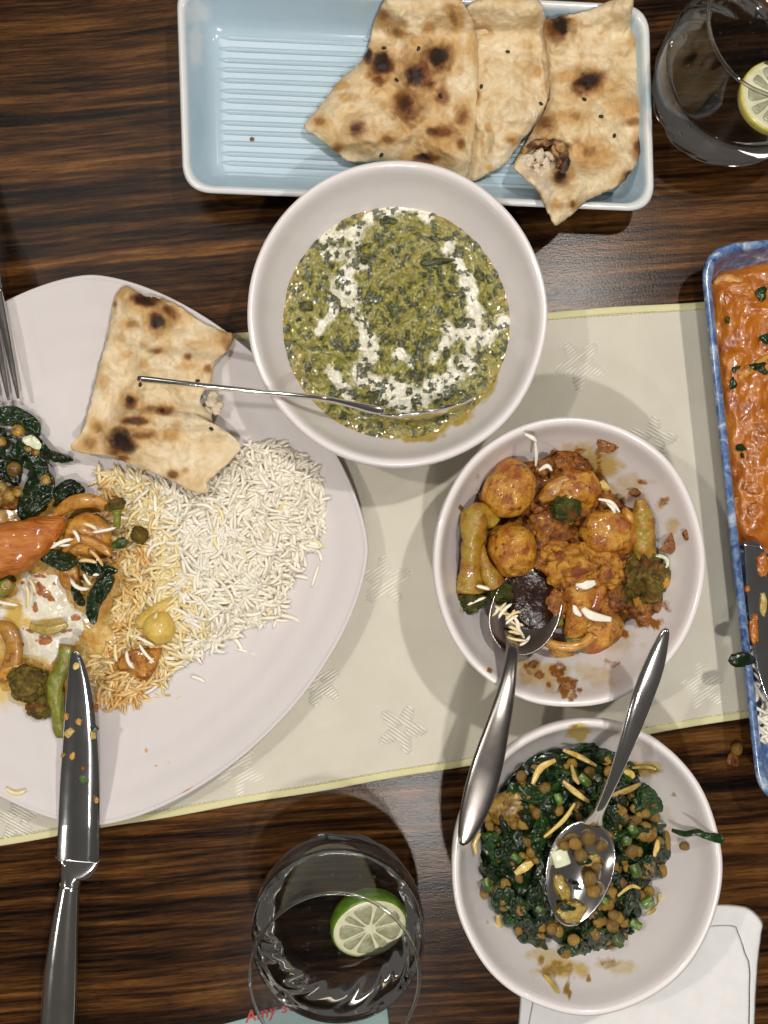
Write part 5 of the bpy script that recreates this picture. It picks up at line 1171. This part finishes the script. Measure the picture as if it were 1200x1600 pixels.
for i in range(60):
    while True:
        x, y = rg.uniform(750, 1055), rg.uniform(1165, 1500)
        if inside(x, y, v3) and seg_dist(np.array([x]), np.array([y]), v3, True)[0] > 14 and not inside(x, y, spoon_poly): break
    tag(crumple('spinach_leaf', leaf_outline(x, y, rg.uniform(10, 24), rg.uniform(6, 12), rg.uniform(0, 6.3), rg), solve(h3, x, y, .004), M_leaf if rg.random() < .7 else M_leafl, .003, 11, .0007, 300 + i, None, 36, 9, .003, tilt=tuple(rg.normal(0, .25, 2))),
        'small wilted spinach scrap ' + lentil_zone(x, y), 'spinach leaf', 'small spinach scraps')
lme = []
for k in range(4):
    v, f = ico(3); d = 1 + (fbm(v[:, 0] * 1.5 + k * 5, v[:, 1] * 1.5, v[:, 2] * 1.5, 3, k) - .5) * .5
    q = v * d[:, None] * np.array([1, [.9, .8, .95, .7][k], [.7, .55, .8, .6][k]])
    me = bpy.data.meshes.new('lentil'); me.from_pydata(q.tolist(), [], f); me.polygons.foreach_set('use_smooth', [True] * len(me.polygons)); me.materials.append(M_lentil); me.update(); lme.append(me)
def lentil(x, y, z, r, k, label, group=None):
    o = bpy.data.objects.new('lentil', lme[k % 4]); o.location = W(x, y, z); s_ = r / S * .93
    o.scale = (s_, s_, s_); o.rotation_euler = (random.uniform(-.5, .5), random.uniform(-.5, .5), random.uniform(0, 6.3)); col.objects.link(o)
    return tag(o, label, 'lentil', group)
spec = [(815, 1213, 10), (838, 1225, 9), (852, 1232, 11), (882, 1200, 9), (872, 1266, 10), (818, 1288, 11), (795, 1275, 9), (765, 1290, 10), (760, 1278, 9), (785, 1320, 10), (768, 1308, 9), (815, 1340, 10), (830, 1332, 10), (790, 1382, 11), (788, 1412, 12), (757, 1398, 8), (862, 1452, 10), (873, 1455, 10), (836, 1488, 11), (884, 1490, 11), (975, 1278, 9), (988, 1290, 9), (1007, 1270, 9), (1040, 1318, 12), (1030, 1322, 8), (988, 1330, 13), (1011, 1357, 12), (1035, 1360, 11), (955, 1395, 12), (945, 1405, 9), (970, 1380, 11), (960, 1430, 12), (935, 1440, 11), (983, 1470, 13), (957, 1485, 10), (998, 1458, 9), (1000, 1398, 9), (920, 1430, 9), (950, 1360, 9), (975, 1345, 9), (925, 1455, 9), (897, 1212, 8), (955, 1240, 8), (1015, 1310, 9)]
for i, (x, y, r) in enumerate(spec):
    lentil(x, y, solve(h3, x, y, .0052), r * .95, i, 'whole brown lentil on top of the spinach ' + lentil_zone(x, y), 'surface lentils')
n_ = 0
while n_ < 125:
    x, y = rg.uniform(750, 1055), rg.uniform(1165, 1500)
    if not inside(x, y, v3) or seg_dist(np.array([x]), np.array([y]), v3, True)[0] < 10 or inside(x, y, spoon_poly): continue
    if rg.random() > 0.35 + 0.65 * float(sstep(840, 980, np.array(x))): continue
    lentil(x, y, solve(h3, x, y, .0046), rg.uniform(7.5, 11), n_, 'half buried lentil ' + lentil_zone(x, y), 'buried lentils'); n_ += 1
for i, (x, y, r, lb) in enumerate([(920, 1310, 12, 'largest amber lentil on the lentil spoon'), (899, 1319, 11, 'amber lentil left of the largest on the spoon'), (907, 1336, 11, 'brown lentil below the pair on the spoon'), (940, 1322, 12, 'dark lentil at the right of the spoon bowl'), (882, 1322, 8, 'small dark lentil at the left of the spoon bowl'), (921, 1374, 13, 'lentil sunk in sauce midway down the spoon'), (926, 1393, 11, 'dark lentil near the spoon\'s right edge'), (932, 1354, 8, 'small lentil stuck at the spoon edge')]):
    lentil(x, y, .0440, r, i, lb)
tag(lentil(1070, 1322, B3.on(1070, 1322, .0025), 9, 1, 'lone lentil on the bare right wall of the bowl'))
lentil(1152, 1170, .0028, 11, 2, 'lone lentil dropped on the table beside the blue dish')
tag(blob('sauce_spot', 1146, 1186, .0006, (.0035, .0045, .0007), M_gravy, 3, .3, 2, 6), 'oily brown spot on the table under the dropped lentil', 'spot')
onions3 = [([(880, 1172), (905, 1182), (932, 1197)], 3.0, 'pale onion sliver at the top of the lentil bowl'), ([(875, 1217), (898, 1237), (920, 1253)], 3.4, 'thick yellow onion sliver behind the spoon neck'), ([(898, 1255), (880, 1282), (850, 1308)], 2.6, 'bright yellow onion sliver left of the spoon neck'), ([(955, 1243), (980, 1235), (1000, 1225)], 3.6, 'flat yellow onion strip right of the spoon handle'),
           ([(778, 1430), (782, 1460), (800, 1475), (815, 1476)], 4.2, 'curled yellow onion at the lower left wall'), ([(745, 1335), (742, 1318), (750, 1302)], 3.0, 'pale onion skin against the left wall'), ([(832, 1225), (845, 1200), (868, 1188)], 4.0, 'brown onion strip near the upper left wall'), ([(893, 1195), (898, 1215), (905, 1225)], 2.8, 'small upright onion sliver near the top'),
           ([(1030, 1395), (1030, 1415), (1010, 1428)], 3.2, 'orange onion curl near the right wall'), ([(805, 1365), (820, 1355), (832, 1348)], 5.0, 'yellow onion lump at the left of the bowl'), ([(985, 1200), (1010, 1198), (1025, 1202)], 2.2, 'brown onion thread on the upper right wall'), ([(975, 1205), (985, 1210), (990, 1215)], 4.5, 'pale onion square beside the spoon handle'),
           ([(1028, 1312), (1026, 1325), (1022, 1338)], 3.2, 'yellow onion piece beside the right lentils'), ([(850, 1523), (862, 1538), (872, 1552)], 4.0, 'pale onion piece fallen on the lower bowl wall'), ([(940, 1295), (948, 1302), (955, 1308)], 2.6, 'yellow onion bit at the right spoon edge'), ([(965, 1400), (985, 1385), (1000, 1388)], 2.2, 'translucent onion curl among the right lentils')]
for i, (pp, w, lb) in enumerate(onions3):
    zf = (lambda x, y: B3.on(x, y, .0012)) if i in (10, 13) else (lambda x, y: solve(h3, x, y, .0085))
    strip('onion_sliver', [(x, y, zf(x, y)) for x, y in pp], w / S * 1.35, .0006, M_onion, lb, 'onion', 'onion slivers in the lentil bowl')
spr = [((757, 1372), (765, 1390), 'green stalk piece at the left wall'), ((800, 1335), (812, 1345), 'small green stalk piece among left lentils'), ((990, 1350), (996, 1368), 'pale green stalk piece amid the right lentils'), ((1015, 1438), (1030, 1446), 'green stalk piece near the lower right wall'), ((985, 1440), (1000, 1448), 'green stalk slice left of its twin near the lower right wall'), ((960, 1460), (970, 1478), 'upright green stalk piece above the lower edge'), ((982, 1494), (998, 1496), 'green stalk piece at the lower right edge of the mass'),
       ((872, 1328), (880, 1352), 'pale leek slice on the spoon bowl'), ((985, 1290), (992, 1300), 'tiny green stalk piece right of the spoon neck'), ((870, 1240), (875, 1255), 'grey-green stalk bit in the upper left'), ((978, 1318), (980, 1308), 'bright stalk piece in the upper right lentils'), ((838, 1418), (850, 1425), 'olive stalk piece below the dark spinach heap'), ((905, 1212), (920, 1225), 'bright stalk under the thick onion sliver'), ((935, 1402), (948, 1408), 'green stalk piece right of the spoon tip'), ((1005, 1415), (1018, 1405), 'light stalk piece near the orange onion curl')]
for i, (a, b, lb) in enumerate(spr):
    z = .0435 if i == 7 else solve(h3, a[0], a[1], .0085)
    strip('spring_onion_slice', [(a[0], a[1], z), ((a[0] + b[0]) / 2, (a[1] + b[1]) / 2, z + .0005), (b[0], b[1], z)], [.0022, .0018, .0026, .0020][i % 4] if i != 7 else .0042, .0018 if i != 7 else .0012, M_spring if i != 7 else M_springw, lb, 'spring onion', 'stalk pieces in the lentil bowl', taper=False)
tag(blob('lentil_mash', 800, 1262, solve(h3, 800, 1262, .004), (.0125, .0085, .0045), M_lentil, 4, .25, 2, 18, (0, 0, .3), fine=.12), 'lumpy brown lentil mash under the broad glossy leaf', 'mash')
st_ = [(1050, 1297, .0375), (1070, 1303, .0415), (1090, 1300, .047), (1110, 1306, .054), (1131, 1310, .0585)]
o = strip('spinach_stalk', st_, .0016, .0007, M_leafl, 'green spinach stalk hanging over the lentil bowl rim', 'stalk')
tag(crumple('spinach_leaf', [(1078, 1304), (1095, 1300), (1115, 1301), (1132, 1306), (1128, 1317), (1112, 1315), (1095, 1308)], .0575, M_leafl, .0012, 15, .0006, 7, None, 40, 8, .001), 'narrow leaf end lying across the lentil bowl rim', 'spinach leaf')
for i, (x, y, L) in enumerate([(912, 1346, 13), (880, 1338, 9), (888, 1418, 13), (903, 1388, 7)]):
    tag(crumple('spinach_leaf', leaf_outline(x, y, L, L * .45, .1 * i, rg), .0425 + .0008 * (i == 0), M_leaf, .001, 12, .0006, 400 + i, None, 28, 7, .001), ['dark leaf strip crossing the spoon bowl', 'green leaf bit at the left of the spoon bowl', 'dark leaf spot near the spoon tip', 'tiny olive leaf spot in the spoon'][i], 'spinach leaf')

M_film = stuff_mat('oily_spice_film', [(0.3, (0.20, 0.12, 0.015)), (0.6, (0.36, 0.25, 0.04)), (0.8, (0.50, 0.42, 0.16))], 330, 5, .25, .0006, 600, coat=.4)
for i, (x, y, a, b, lb) in enumerate([(894, 1425, 17, 14, 'oily yellow film at the tip of the lentil spoon'), (878, 1385, 8, 18, 'oily film at the left edge of the lentil spoon'), (926, 1345, 12, 8, 'oily film right of the leaf strip on the spoon')]):
    tag(blob('oil_film', x, y, .0413 + .0006 * (i != 1), (a / S, b / S, .0007), M_film, 4, .55, 1.8, i + 33, (0, 0, .4), fine=.2), lb, 'oil')
# ------------------------------------------------------------------ blue dish contents
cur = [(1108, 470), (1112, 436), (1122, 424), (1160, 416), (1250, 404), (1400, 390), (1445, 400), (1490, 800), (1420, 850), (1300, 862), (1200, 866), (1172, 858), (1150, 846), (1142, 812), (1128, 700), (1118, 600)]
def cz(X, Y, s): return .0195 + .006 * (fbm(X * 75, Y * 75, octv=3, seed=8) - .5) + .0028 * (fbm(X * 260, Y * 260, octv=4, seed=9) - .5) - .008 * s ** 14
v, f, n_ = slab(cur, .0195, cz, lambda X, Y, s: 0 * X + .0085, 260, 110, 3, 5)
M_curry = stuff_mat('orange_curry', [(0.30, (0.23, 0.055, 0.003)), (0.45, (0.37, 0.105, 0.005)), (0.6, (0.45, 0.145, 0.007)), (0.78, (0.52, 0.21, 0.016))], 90, 5, .24, .0007, 260, coat=.5, rand=False)
curry = tag(mesh_obj('orange_curry', v, f, M_curry), 'thick orange curry in the blue dish', 'curry')
cx_, cy_ = PX(v[:n_])
def on_curry(x, y):
    return float(v_c[np.argmin((cx_ - x) ** 2 + (cy_ - y) ** 2), 2])
v_c = v
for i, (x, y, L, w, a) in enumerate([(1190, 460, 12, 8, 1.4), (1196, 530, 9, 7, 1), (1183, 572, 16, 6, -.3), (1150, 576, 8, 4, -.5), (1146, 600, 6, 9, .2), (1158, 700, 8, 6, .2), (1137, 500, 4, 6, .4), (1160, 712, 5, 3, 1.2), (1194, 580, 10, 5, .4)]):
    crumple('coriander_leaf', leaf_outline(x, y, L, w, a, rg), on_curry(x, y) + .0006, M_leafl if i in (0, 1, 5, 6) else M_leaf, .001, 9, .0005, 500 + i, curry, 28, 7, .0012)
for i, pp in enumerate([[(1116, 444), (1130, 436), (1150, 438), (1172, 452)], [(1155, 592), (1172, 577), (1200, 557)]]):
    strip('onion_strip', [(x, y, on_curry(x, y) - .0002) for x, y in pp], .0026, .0009, M_oniono, parent=curry)
for i, (x, y, r) in enumerate([(1180, 760, 9), (1165, 660, 7), (1190, 640, 8), (1150, 520, 6), (1175, 700, 6), (1150, 790, 8), (1185, 800, 10), (1130, 640, 5), (1195, 690, 8), (1140, 470, 7)]):
    blob('curry_lump', x, y, on_curry(x, y) - .0006, (r / S * 1.7, r / S * 1.2, r / S * .30), M_curry, 4, .65, 1.5, i + 70, (0, 0, i * .9), parent=curry, fine=.12)
strip('herb_leaf', [(1140, 1027, .0325), (1150, 1031, .0335), (1165, 1030, .0330), (1176, 1032, .030)], .0036, .001, M_leaf, 'dark green leaf lying over the blue dish rim', 'spinach leaf')
rg = np.random.default_rng(3)
v, f, _ = slab([(1170, 880), (1200, 870), (1400, 860), (1470, 1000), (1480, 1150), (1230, 1170), (1195, 1130), (1185, 1000)], .011, lambda X, Y, s: .010 + .004 * fbm(X * 120, Y * 120, octv=3, seed=2) - .004 * s ** 8, lambda X, Y, s: 0 * X + .0065, 90, 24, 3, 2)
tag(mesh_obj('rice', v, f, M_rice), 'layer of white rice in the lower half of the blue dish', 'rice', kind='stuff')
for i in range(44):
    x, y = rg.uniform(1160, 1204), rg.uniform(880, 1160)
    x = max(x, 1163 + (y - 880) * .085 + rg.uniform(0, 14))
    grain(x, y, .0145 + rg.uniform(0, .002), rg.uniform(0, 3.1), rg.normal(0, .2), rg.uniform(0, 6), i, M_rice, 'white rice grain in the blue dish beside the flat blade', 'rice grains in the blue dish')
kn = empty('serving_knife', tuple(W(1200, 1000, .02)), 'flat sauce-smeared steel blade lying in the blue dish', 'knife')
bl = [(1162, 850), (1166, 846), (1184, 847), (1190, 852), (1202, 880), (1228, 960), (1262, 1060), (1280, 1130), (1250, 1150), (1222, 1128), (1200, 1098), (1184, 1050), (1175, 1000), (1168, 940)]
v, f, _ = slab(bl, .0235, lambda X, Y, s: 0 * X + .0240 + .0004 * (1 - s ** 4), lambda X, Y, s: 0 * X + .0228, 120, 14)
mesh_obj('blade', v, f, M_blade, kn)
v, f = loft([W(1262, 1135, .0235), W(1290, 1200, .028), W(1330, 1290, .034), W(1400, 1450, .030)], [.004, .004, .005, .006], [.002, .003, .004, .004], 16, n=30); mesh_obj('handle', v, f, M_steel, kn)
for i, (x, y, a, b, lb) in enumerate([(1192, 882, 9, 16, 'large orange smear on the flat blade'), (1193, 945, 5, 16, 'yellow stringy smear on the flat blade'), (1178, 985, 7, 20, 'orange smear at the blade edge'), (1180, 965, 4, 6, 'small orange dab on the blade edge'), (1167, 920, 4, 5, 'orange dab on the upper blade edge')]):
    tag(blob('curry_smear', x, y, .0248, (a / S, b / S, .0013), M_curry if i != 1 else M_onion, 4, .4, 2, i + 90, fine=.15), lb, 'smear')

# ------------------------------------------------------------------ glasses, citrus
def tumbler(label, bx, by, twist, seed, wl=.050):
    c = W(bx, by)
    n = 160; a = np.arange(n) / n * 2 * math.pi
    g = empty('drinking_glass', (c[0], c[1], 0), label, 'glass')
    def turn(prof, m, part, mat, amp=0.0, closed=True):
        pr = spline(prof, m, closed)
        wav = amp * np.sin(11 * a[None] + (pr[:, 1] * twist * 9)[:, None]) * np.clip((pr[:, 0][:, None] - .026) / .006, 0, 1) + amp * .5 * np.sin(17 * a[None] - (pr[:, 1] * twist * 15)[:, None] + 1)
        R = pr[:, 0][:, None] + wav
        v = np.stack([c[0] + R * np.cos(a), c[1] + R * np.sin(a), np.repeat(pr[:, 1][:, None] + .0003, n, 1)], -1).reshape(-1, 3)
        f = grid_faces(m, n, True)
        if closed: f += [((m - 1) * n + j, (m - 1) * n + (j + 1) % n, (j + 1) % n, j) for j in range(n)]
        v, f = fix(v, f); return mesh_obj(part, v, f, mat, g)
    # thin clear shell from the foot to the lip
    out_ = [(.0010, .0000), (.0230, .0000), (.0300, .0010), (.0352, .0050), (.0395, .0140), (.0424, .0270), (.0426, .0400), (.0420, .0500)]
    turn([(.0420, .0505), (.0402, .0720), (.0378, .0930), (.0372, .0947), (.0364, .0943), (.0366, .0920), (.0391, .0720), (.0411, .0507)], 100, 'wall', M_glass)
    turn([(.0375, .0938), (.0379, .0946), (.0374, .0953), (.0366, .0953), (.0362, .0946), (.0367, .0938)], 24, 'lip', M_base)
    # water and the solid foot read as one clear body
    body = spline(out_, 90)
    rr_ = body[:, 0] - .0002
    pi = [(max(r, .001), z + .0004 + .0002) for r, z in zip(rr_, body[:, 1]) if z < wl - .002]
    top_r = .0418
    pi += [(top_r, wl), (top_r * .985, wl - .0004), (top_r * .95, wl - .0006), (top_r * .5, wl - .0006), (.001, wl - .0006)]
    pi = np.array(pi)
    tw_ = lambda z: 0.0007 * np.exp(-((z - .014) / .010) ** 2)
    Rw = pi[:, 0][:, None] + (tw_(pi[:, 1])[:, None] * (np.sin(13 * a[None] + (pi[:, 1] * twist * 14)[:, None]) + .7 * np.sin(21 * a[None] + (pi[:, 1] * twist * 22)[:, None] + 2))) * (pi[:, 0][:, None] > .02)
    v = np.stack([c[0] + Rw * np.cos(a), c[1] + Rw * np.sin(a), np.repeat(pi[:, 1][:, None] + .0003, n, 1)], -1).reshape(-1, 3)
    m = len(pi)
    f = grid_faces(m, n, True) + [tuple(reversed(range(n))), tuple((m - 1) * n + j for j in range(n))]
    return g, v, f, c
M_rind = stuff_mat('lime_rind', [(0.3, (0.045, 0.11, 0.005)), (0.6, (0.10, 0.20, 0.010)), (0.8, (0.22, 0.31, 0.03))], 140, 4, .35, .0002, 700, coat=.3)
M_pith = stuff_mat('citrus_pith', [(0.3, (0.60, 0.58, 0.36)), (0.7, (0.72, 0.70, 0.52))], 200, 4, .4, .0002, 600, .3, .002)
M_pulp = stuff_mat('lime_pulp', [(0.3, (0.25, 0.26, 0.15)), (0.7, (0.42, 0.43, 0.28))], 300, 5, .2, .0008, 520, .2, .003, coat=.5)
M_lemon = stuff_mat('lemon_rind', [(0.3, (0.50, 0.42, 0.06)), (0.7, (0.66, 0.58, 0.14))], 160, 4, .35, .0002, 600, .2, .002, coat=.3)
def citrus(label, px, py, z, R, depth, nrm, spin, mrind, mpulp, nseg=9):
    c = W(px, py, z); e = empty('lime_half' if depth > .008 else 'lemon_slice', tuple(c), label, 'lime' if depth > .008 else 'lemon')
    q = Vector(nrm).normalized().to_track_quat('Z', 'Y').to_matrix(); M = np.array(q @ Matrix.Rotation(spin, 3, 'Z'))
    put = lambda v: np.asarray(v) @ M.T + c
    n = 64; a = np.arange(n) / n * 2 * math.pi
    if depth > .008: pr = [(R * .97, 0), (R, -.0012)] + [(R * math.cos(t_) * (1 + .04 * math.sin(3 * t_)), -.0012 - depth * math.sin(t_)) for t_ in np.linspace(.12, 1.52, 18)]
    else: pr = [(R * .97, 0), (R, -.0008), (R, -depth + .0008), (R * .97, -depth), (R * .5, -depth), (.0005, -depth)]
    pr = np.array([(R * .90, -.0006)] + pr)
    v = np.stack([pr[:, 0][:, None] * np.cos(a), pr[:, 0][:, None] * np.sin(a), np.repeat(pr[:, 1][:, None], n, 1)], -1).reshape(-1, 3)
    f = grid_faces(len(pr), n, True, True) + [tuple((len(pr) - 1) * n + j for j in range(n))[::-1]]
    v, f = fix(v, f); mesh_obj('rind', put(v), f, mrind, e)
    pr = np.array([(.0004, -.0002), (R * .5, -.0002), (R * .86, -.0001), (R * .955, -.0002), (R * .965, -.0022), (.0004, -.0022)])
    v = np.stack([pr[:, 0][:, None] * np.cos(a), pr[:, 0][:, None] * np.sin(a), np.repeat(pr[:, 1][:, None], n, 1)], -1).reshape(-1, 3)
    f = grid_faces(len(pr), n, True, True) + [tuple(range(n)), tuple((len(pr) - 1) * n + j for j in range(n))[::-1]]
    v, f = fix(v, f); mesh_obj('pith', put(v), f, M_pith, e)
    rr = np.random.default_rng(4)
    cuts = np.sort((np.arange(nseg) + rr.uniform(-.22, .22, nseg)) / nseg * 2 * math.pi)
    for k in range(nseg):
        a0, a1 = cuts[k] + .06, (cuts[(k + 1) % nseg] + (2 * math.pi if k == nseg - 1 else 0)) - .06
        mid = (a0 + a1) / 2; rin, ro = R * .16, R * (.80 + rr.uniform(-.03, .03))
        ol = [(rin * math.cos(mid), rin * math.sin(mid))] + [(R * .5 * math.cos(a0 + .02), R * .5 * math.sin(a0 + .02)), (ro * .93 * math.cos(a0 + .04), ro * .93 * math.sin(a0 + .04)), (ro * math.cos(a0 + (a1 - a0) * .25), ro * math.sin(a0 + (a1 - a0) * .25)), (ro * math.cos(mid), ro * math.sin(mid)), (ro * math.cos(a1 - (a1 - a0) * .25), ro * math.sin(a1 - (a1 - a0) * .25)), (ro * .93 * math.cos(a1 - .04), ro * .93 * math.sin(a1 - .04)), (R * .5 * math.cos(a1 - .02), R * .5 * math.sin(a1 - .02))]
        o_ = spline(ol, 40, True); cc = o_.mean(0)
        V = []; 
        for s_, z_ in ((.05, .0005), (.5, .00048), (.85, .0004), (1, 0), (1, -.0012)):
            V += [(*(cc + (p - cc) * s_), z_) for p in o_]
        F = grid_faces(5, 40, True, True) + [tuple(range(40)), tuple(4 * 40 + j for j in range(40))[::-1]]
        V, F = fix(np.array(V), F); mesh_obj('segment', put(V), F, mpulp, e)
    return e
def bubbles(w, c, n, wl, seed):
    rr = np.random.default_rng(seed)
    v0, f0 = ico(2)
    for i in range(n):
        a, r = rr.uniform(0, 6.3), .034 * math.sqrt(rr.random()); s_ = rr.uniform(.0004, .0008)
        z = wl - .0012 if rr.random() < .5 else .030 * rr.random() + .010
        mesh_obj('bubble', v0 * s_ + np.array([c[0] + r * math.cos(a), c[1] + r * math.sin(a), z]), f0, M_air, w)
M_air = glass_mat('air_bubble', 1.30)
for (lb, wlb, bx, by, tw, sd) in (('clear rounded tumbler with a cut lime, standing on the pale card', 'still water around the lime half', 532, 1404, 14, 1), ('clear swirled tumbler with a lemon slice beside the blue tray', 'still water around the lemon slice', 1124, 158, -30, 2)):
    g, wv, wf, c = tumbler(lb, bx, by, tw, sd)
    w = tag(mesh_obj('water', wv, wf, M_water), wlb, 'water')
    bubbles(w, c, 26, .050, sd)
citrus('green lime half floating cut side up in the near tumbler', 578, 1452, .0560, .0185, .0165, (.20, -.42, .9), .3, M_rind, M_pulp, 9)
citrus('pale lemon slice floating in the tumbler by the tray', 1216, 150, .0512, .0186, .0050, (.10, .12, 1), .9, M_lemon, M_pulp, 10)

# ------------------------------------------------------------------ card and napkin
M_card = stuff_mat('pale_teal_card', [(0.3, (0.24, 0.36, 0.36)), (0.7, (0.27, 0.39, 0.385))], 60, 4, .6, .00005, 500, rand=False)
cd = empty('printed_card', tuple(W(480, 1600)), 'pale teal card with red lettering under the near tumbler', 'card')
co = [(600, 1533), (618, 1700), (260, 1795), (220, 1634)]
sheet_quad('card_sheet', [tuple(W(x, y)[:2]) for x, y in co], .0002, .0007, M_card, cd)
def text(body, px, py, ang, size, mat, parent, z):
    cu = bpy.data.curves.new('lettering', 'FONT'); cu.body = body; cu.size = size; cu.shear = .32; cu.extrude = .00004; cu.offset = size * .022; cu.space_character = 1.08
    o = bpy.data.objects.new('lettering', cu); col.objects.link(o)
    dg = bpy.context.evaluated_depsgraph_get(); me = bpy.data.meshes.new_from_object(o.evaluated_get(dg)); bpy.data.objects.remove(o)
    me.materials.clear(); me.materials.append(mat)
    o = bpy.data.objects.new('lettering', me); w = W(px, py); o.location = (w[0], w[1], z); o.rotation_euler = (0, 0, ang)
    return tag(link(o, parent), kind='stuff')
M_red = flat('red_ink', (0.42, 0.035, 0.04), .5)
text('Amy st', 384, 1597, math.radians(14.5), 25 / S, M_red, cd, .00076)
M_paper = stuff_mat('white_paper_napkin', [(0.3, (0.72, 0.72, 0.72)), (0.7, (0.78, 0.78, 0.77))], 90, 4, .8, .00025, 900, rand=False)
nk = empty('paper_napkin', tuple(W(1000, 1560)), 'folded white paper napkin partly under the lentil bowl', 'napkin')
def ply(ol, z0, th, seed, crease):
    v, f, _ = slab(ol, z0 + th, lambda X, Y, s: z0 + th * np.clip(1 - s ** 12, 0, 1) ** .5 + .0012 * (fbm(X * 45, Y * 45, octv=3, seed=seed) - .5) * (1 - s ** 6), lambda X, Y, s: 0 * X + z0, 200, 34, .6, seed, (1000, 1600))
    return mesh_obj('ply', v, f, M_paper, nk)
ply([(806, 1760), (808, 1640), (812, 1570), (822, 1500), (900, 1440), (1010, 1415), (1090, 1412), (1150, 1414), (1172, 1420), (1192, 1440), (1190, 1462), (1184, 1520), (1180, 1600), (1178, 1760)], .0003, .0016, 3, None)
ply([(820, 1760), (822, 1640), (830, 1575), (850, 1520), (930, 1470), (1040, 1449), (1110, 1446), (1146, 1446), (1154, 1456), (1165, 1490), (1172, 1512), (1171, 1600), (1168, 1760)], .0019, .0010, 4, None)

# let lamp light refract through the water onto what lies below
for o in bpy.data.objects:
    if o.type == 'MESH':
        nm = o.name.split('.')[0]
        if nm == 'water': o.cycles.is_caustics_caster = True
        elif nm in ('table_top', 'cloth', 'card_sheet'): o.cycles.is_caustics_receiver = True
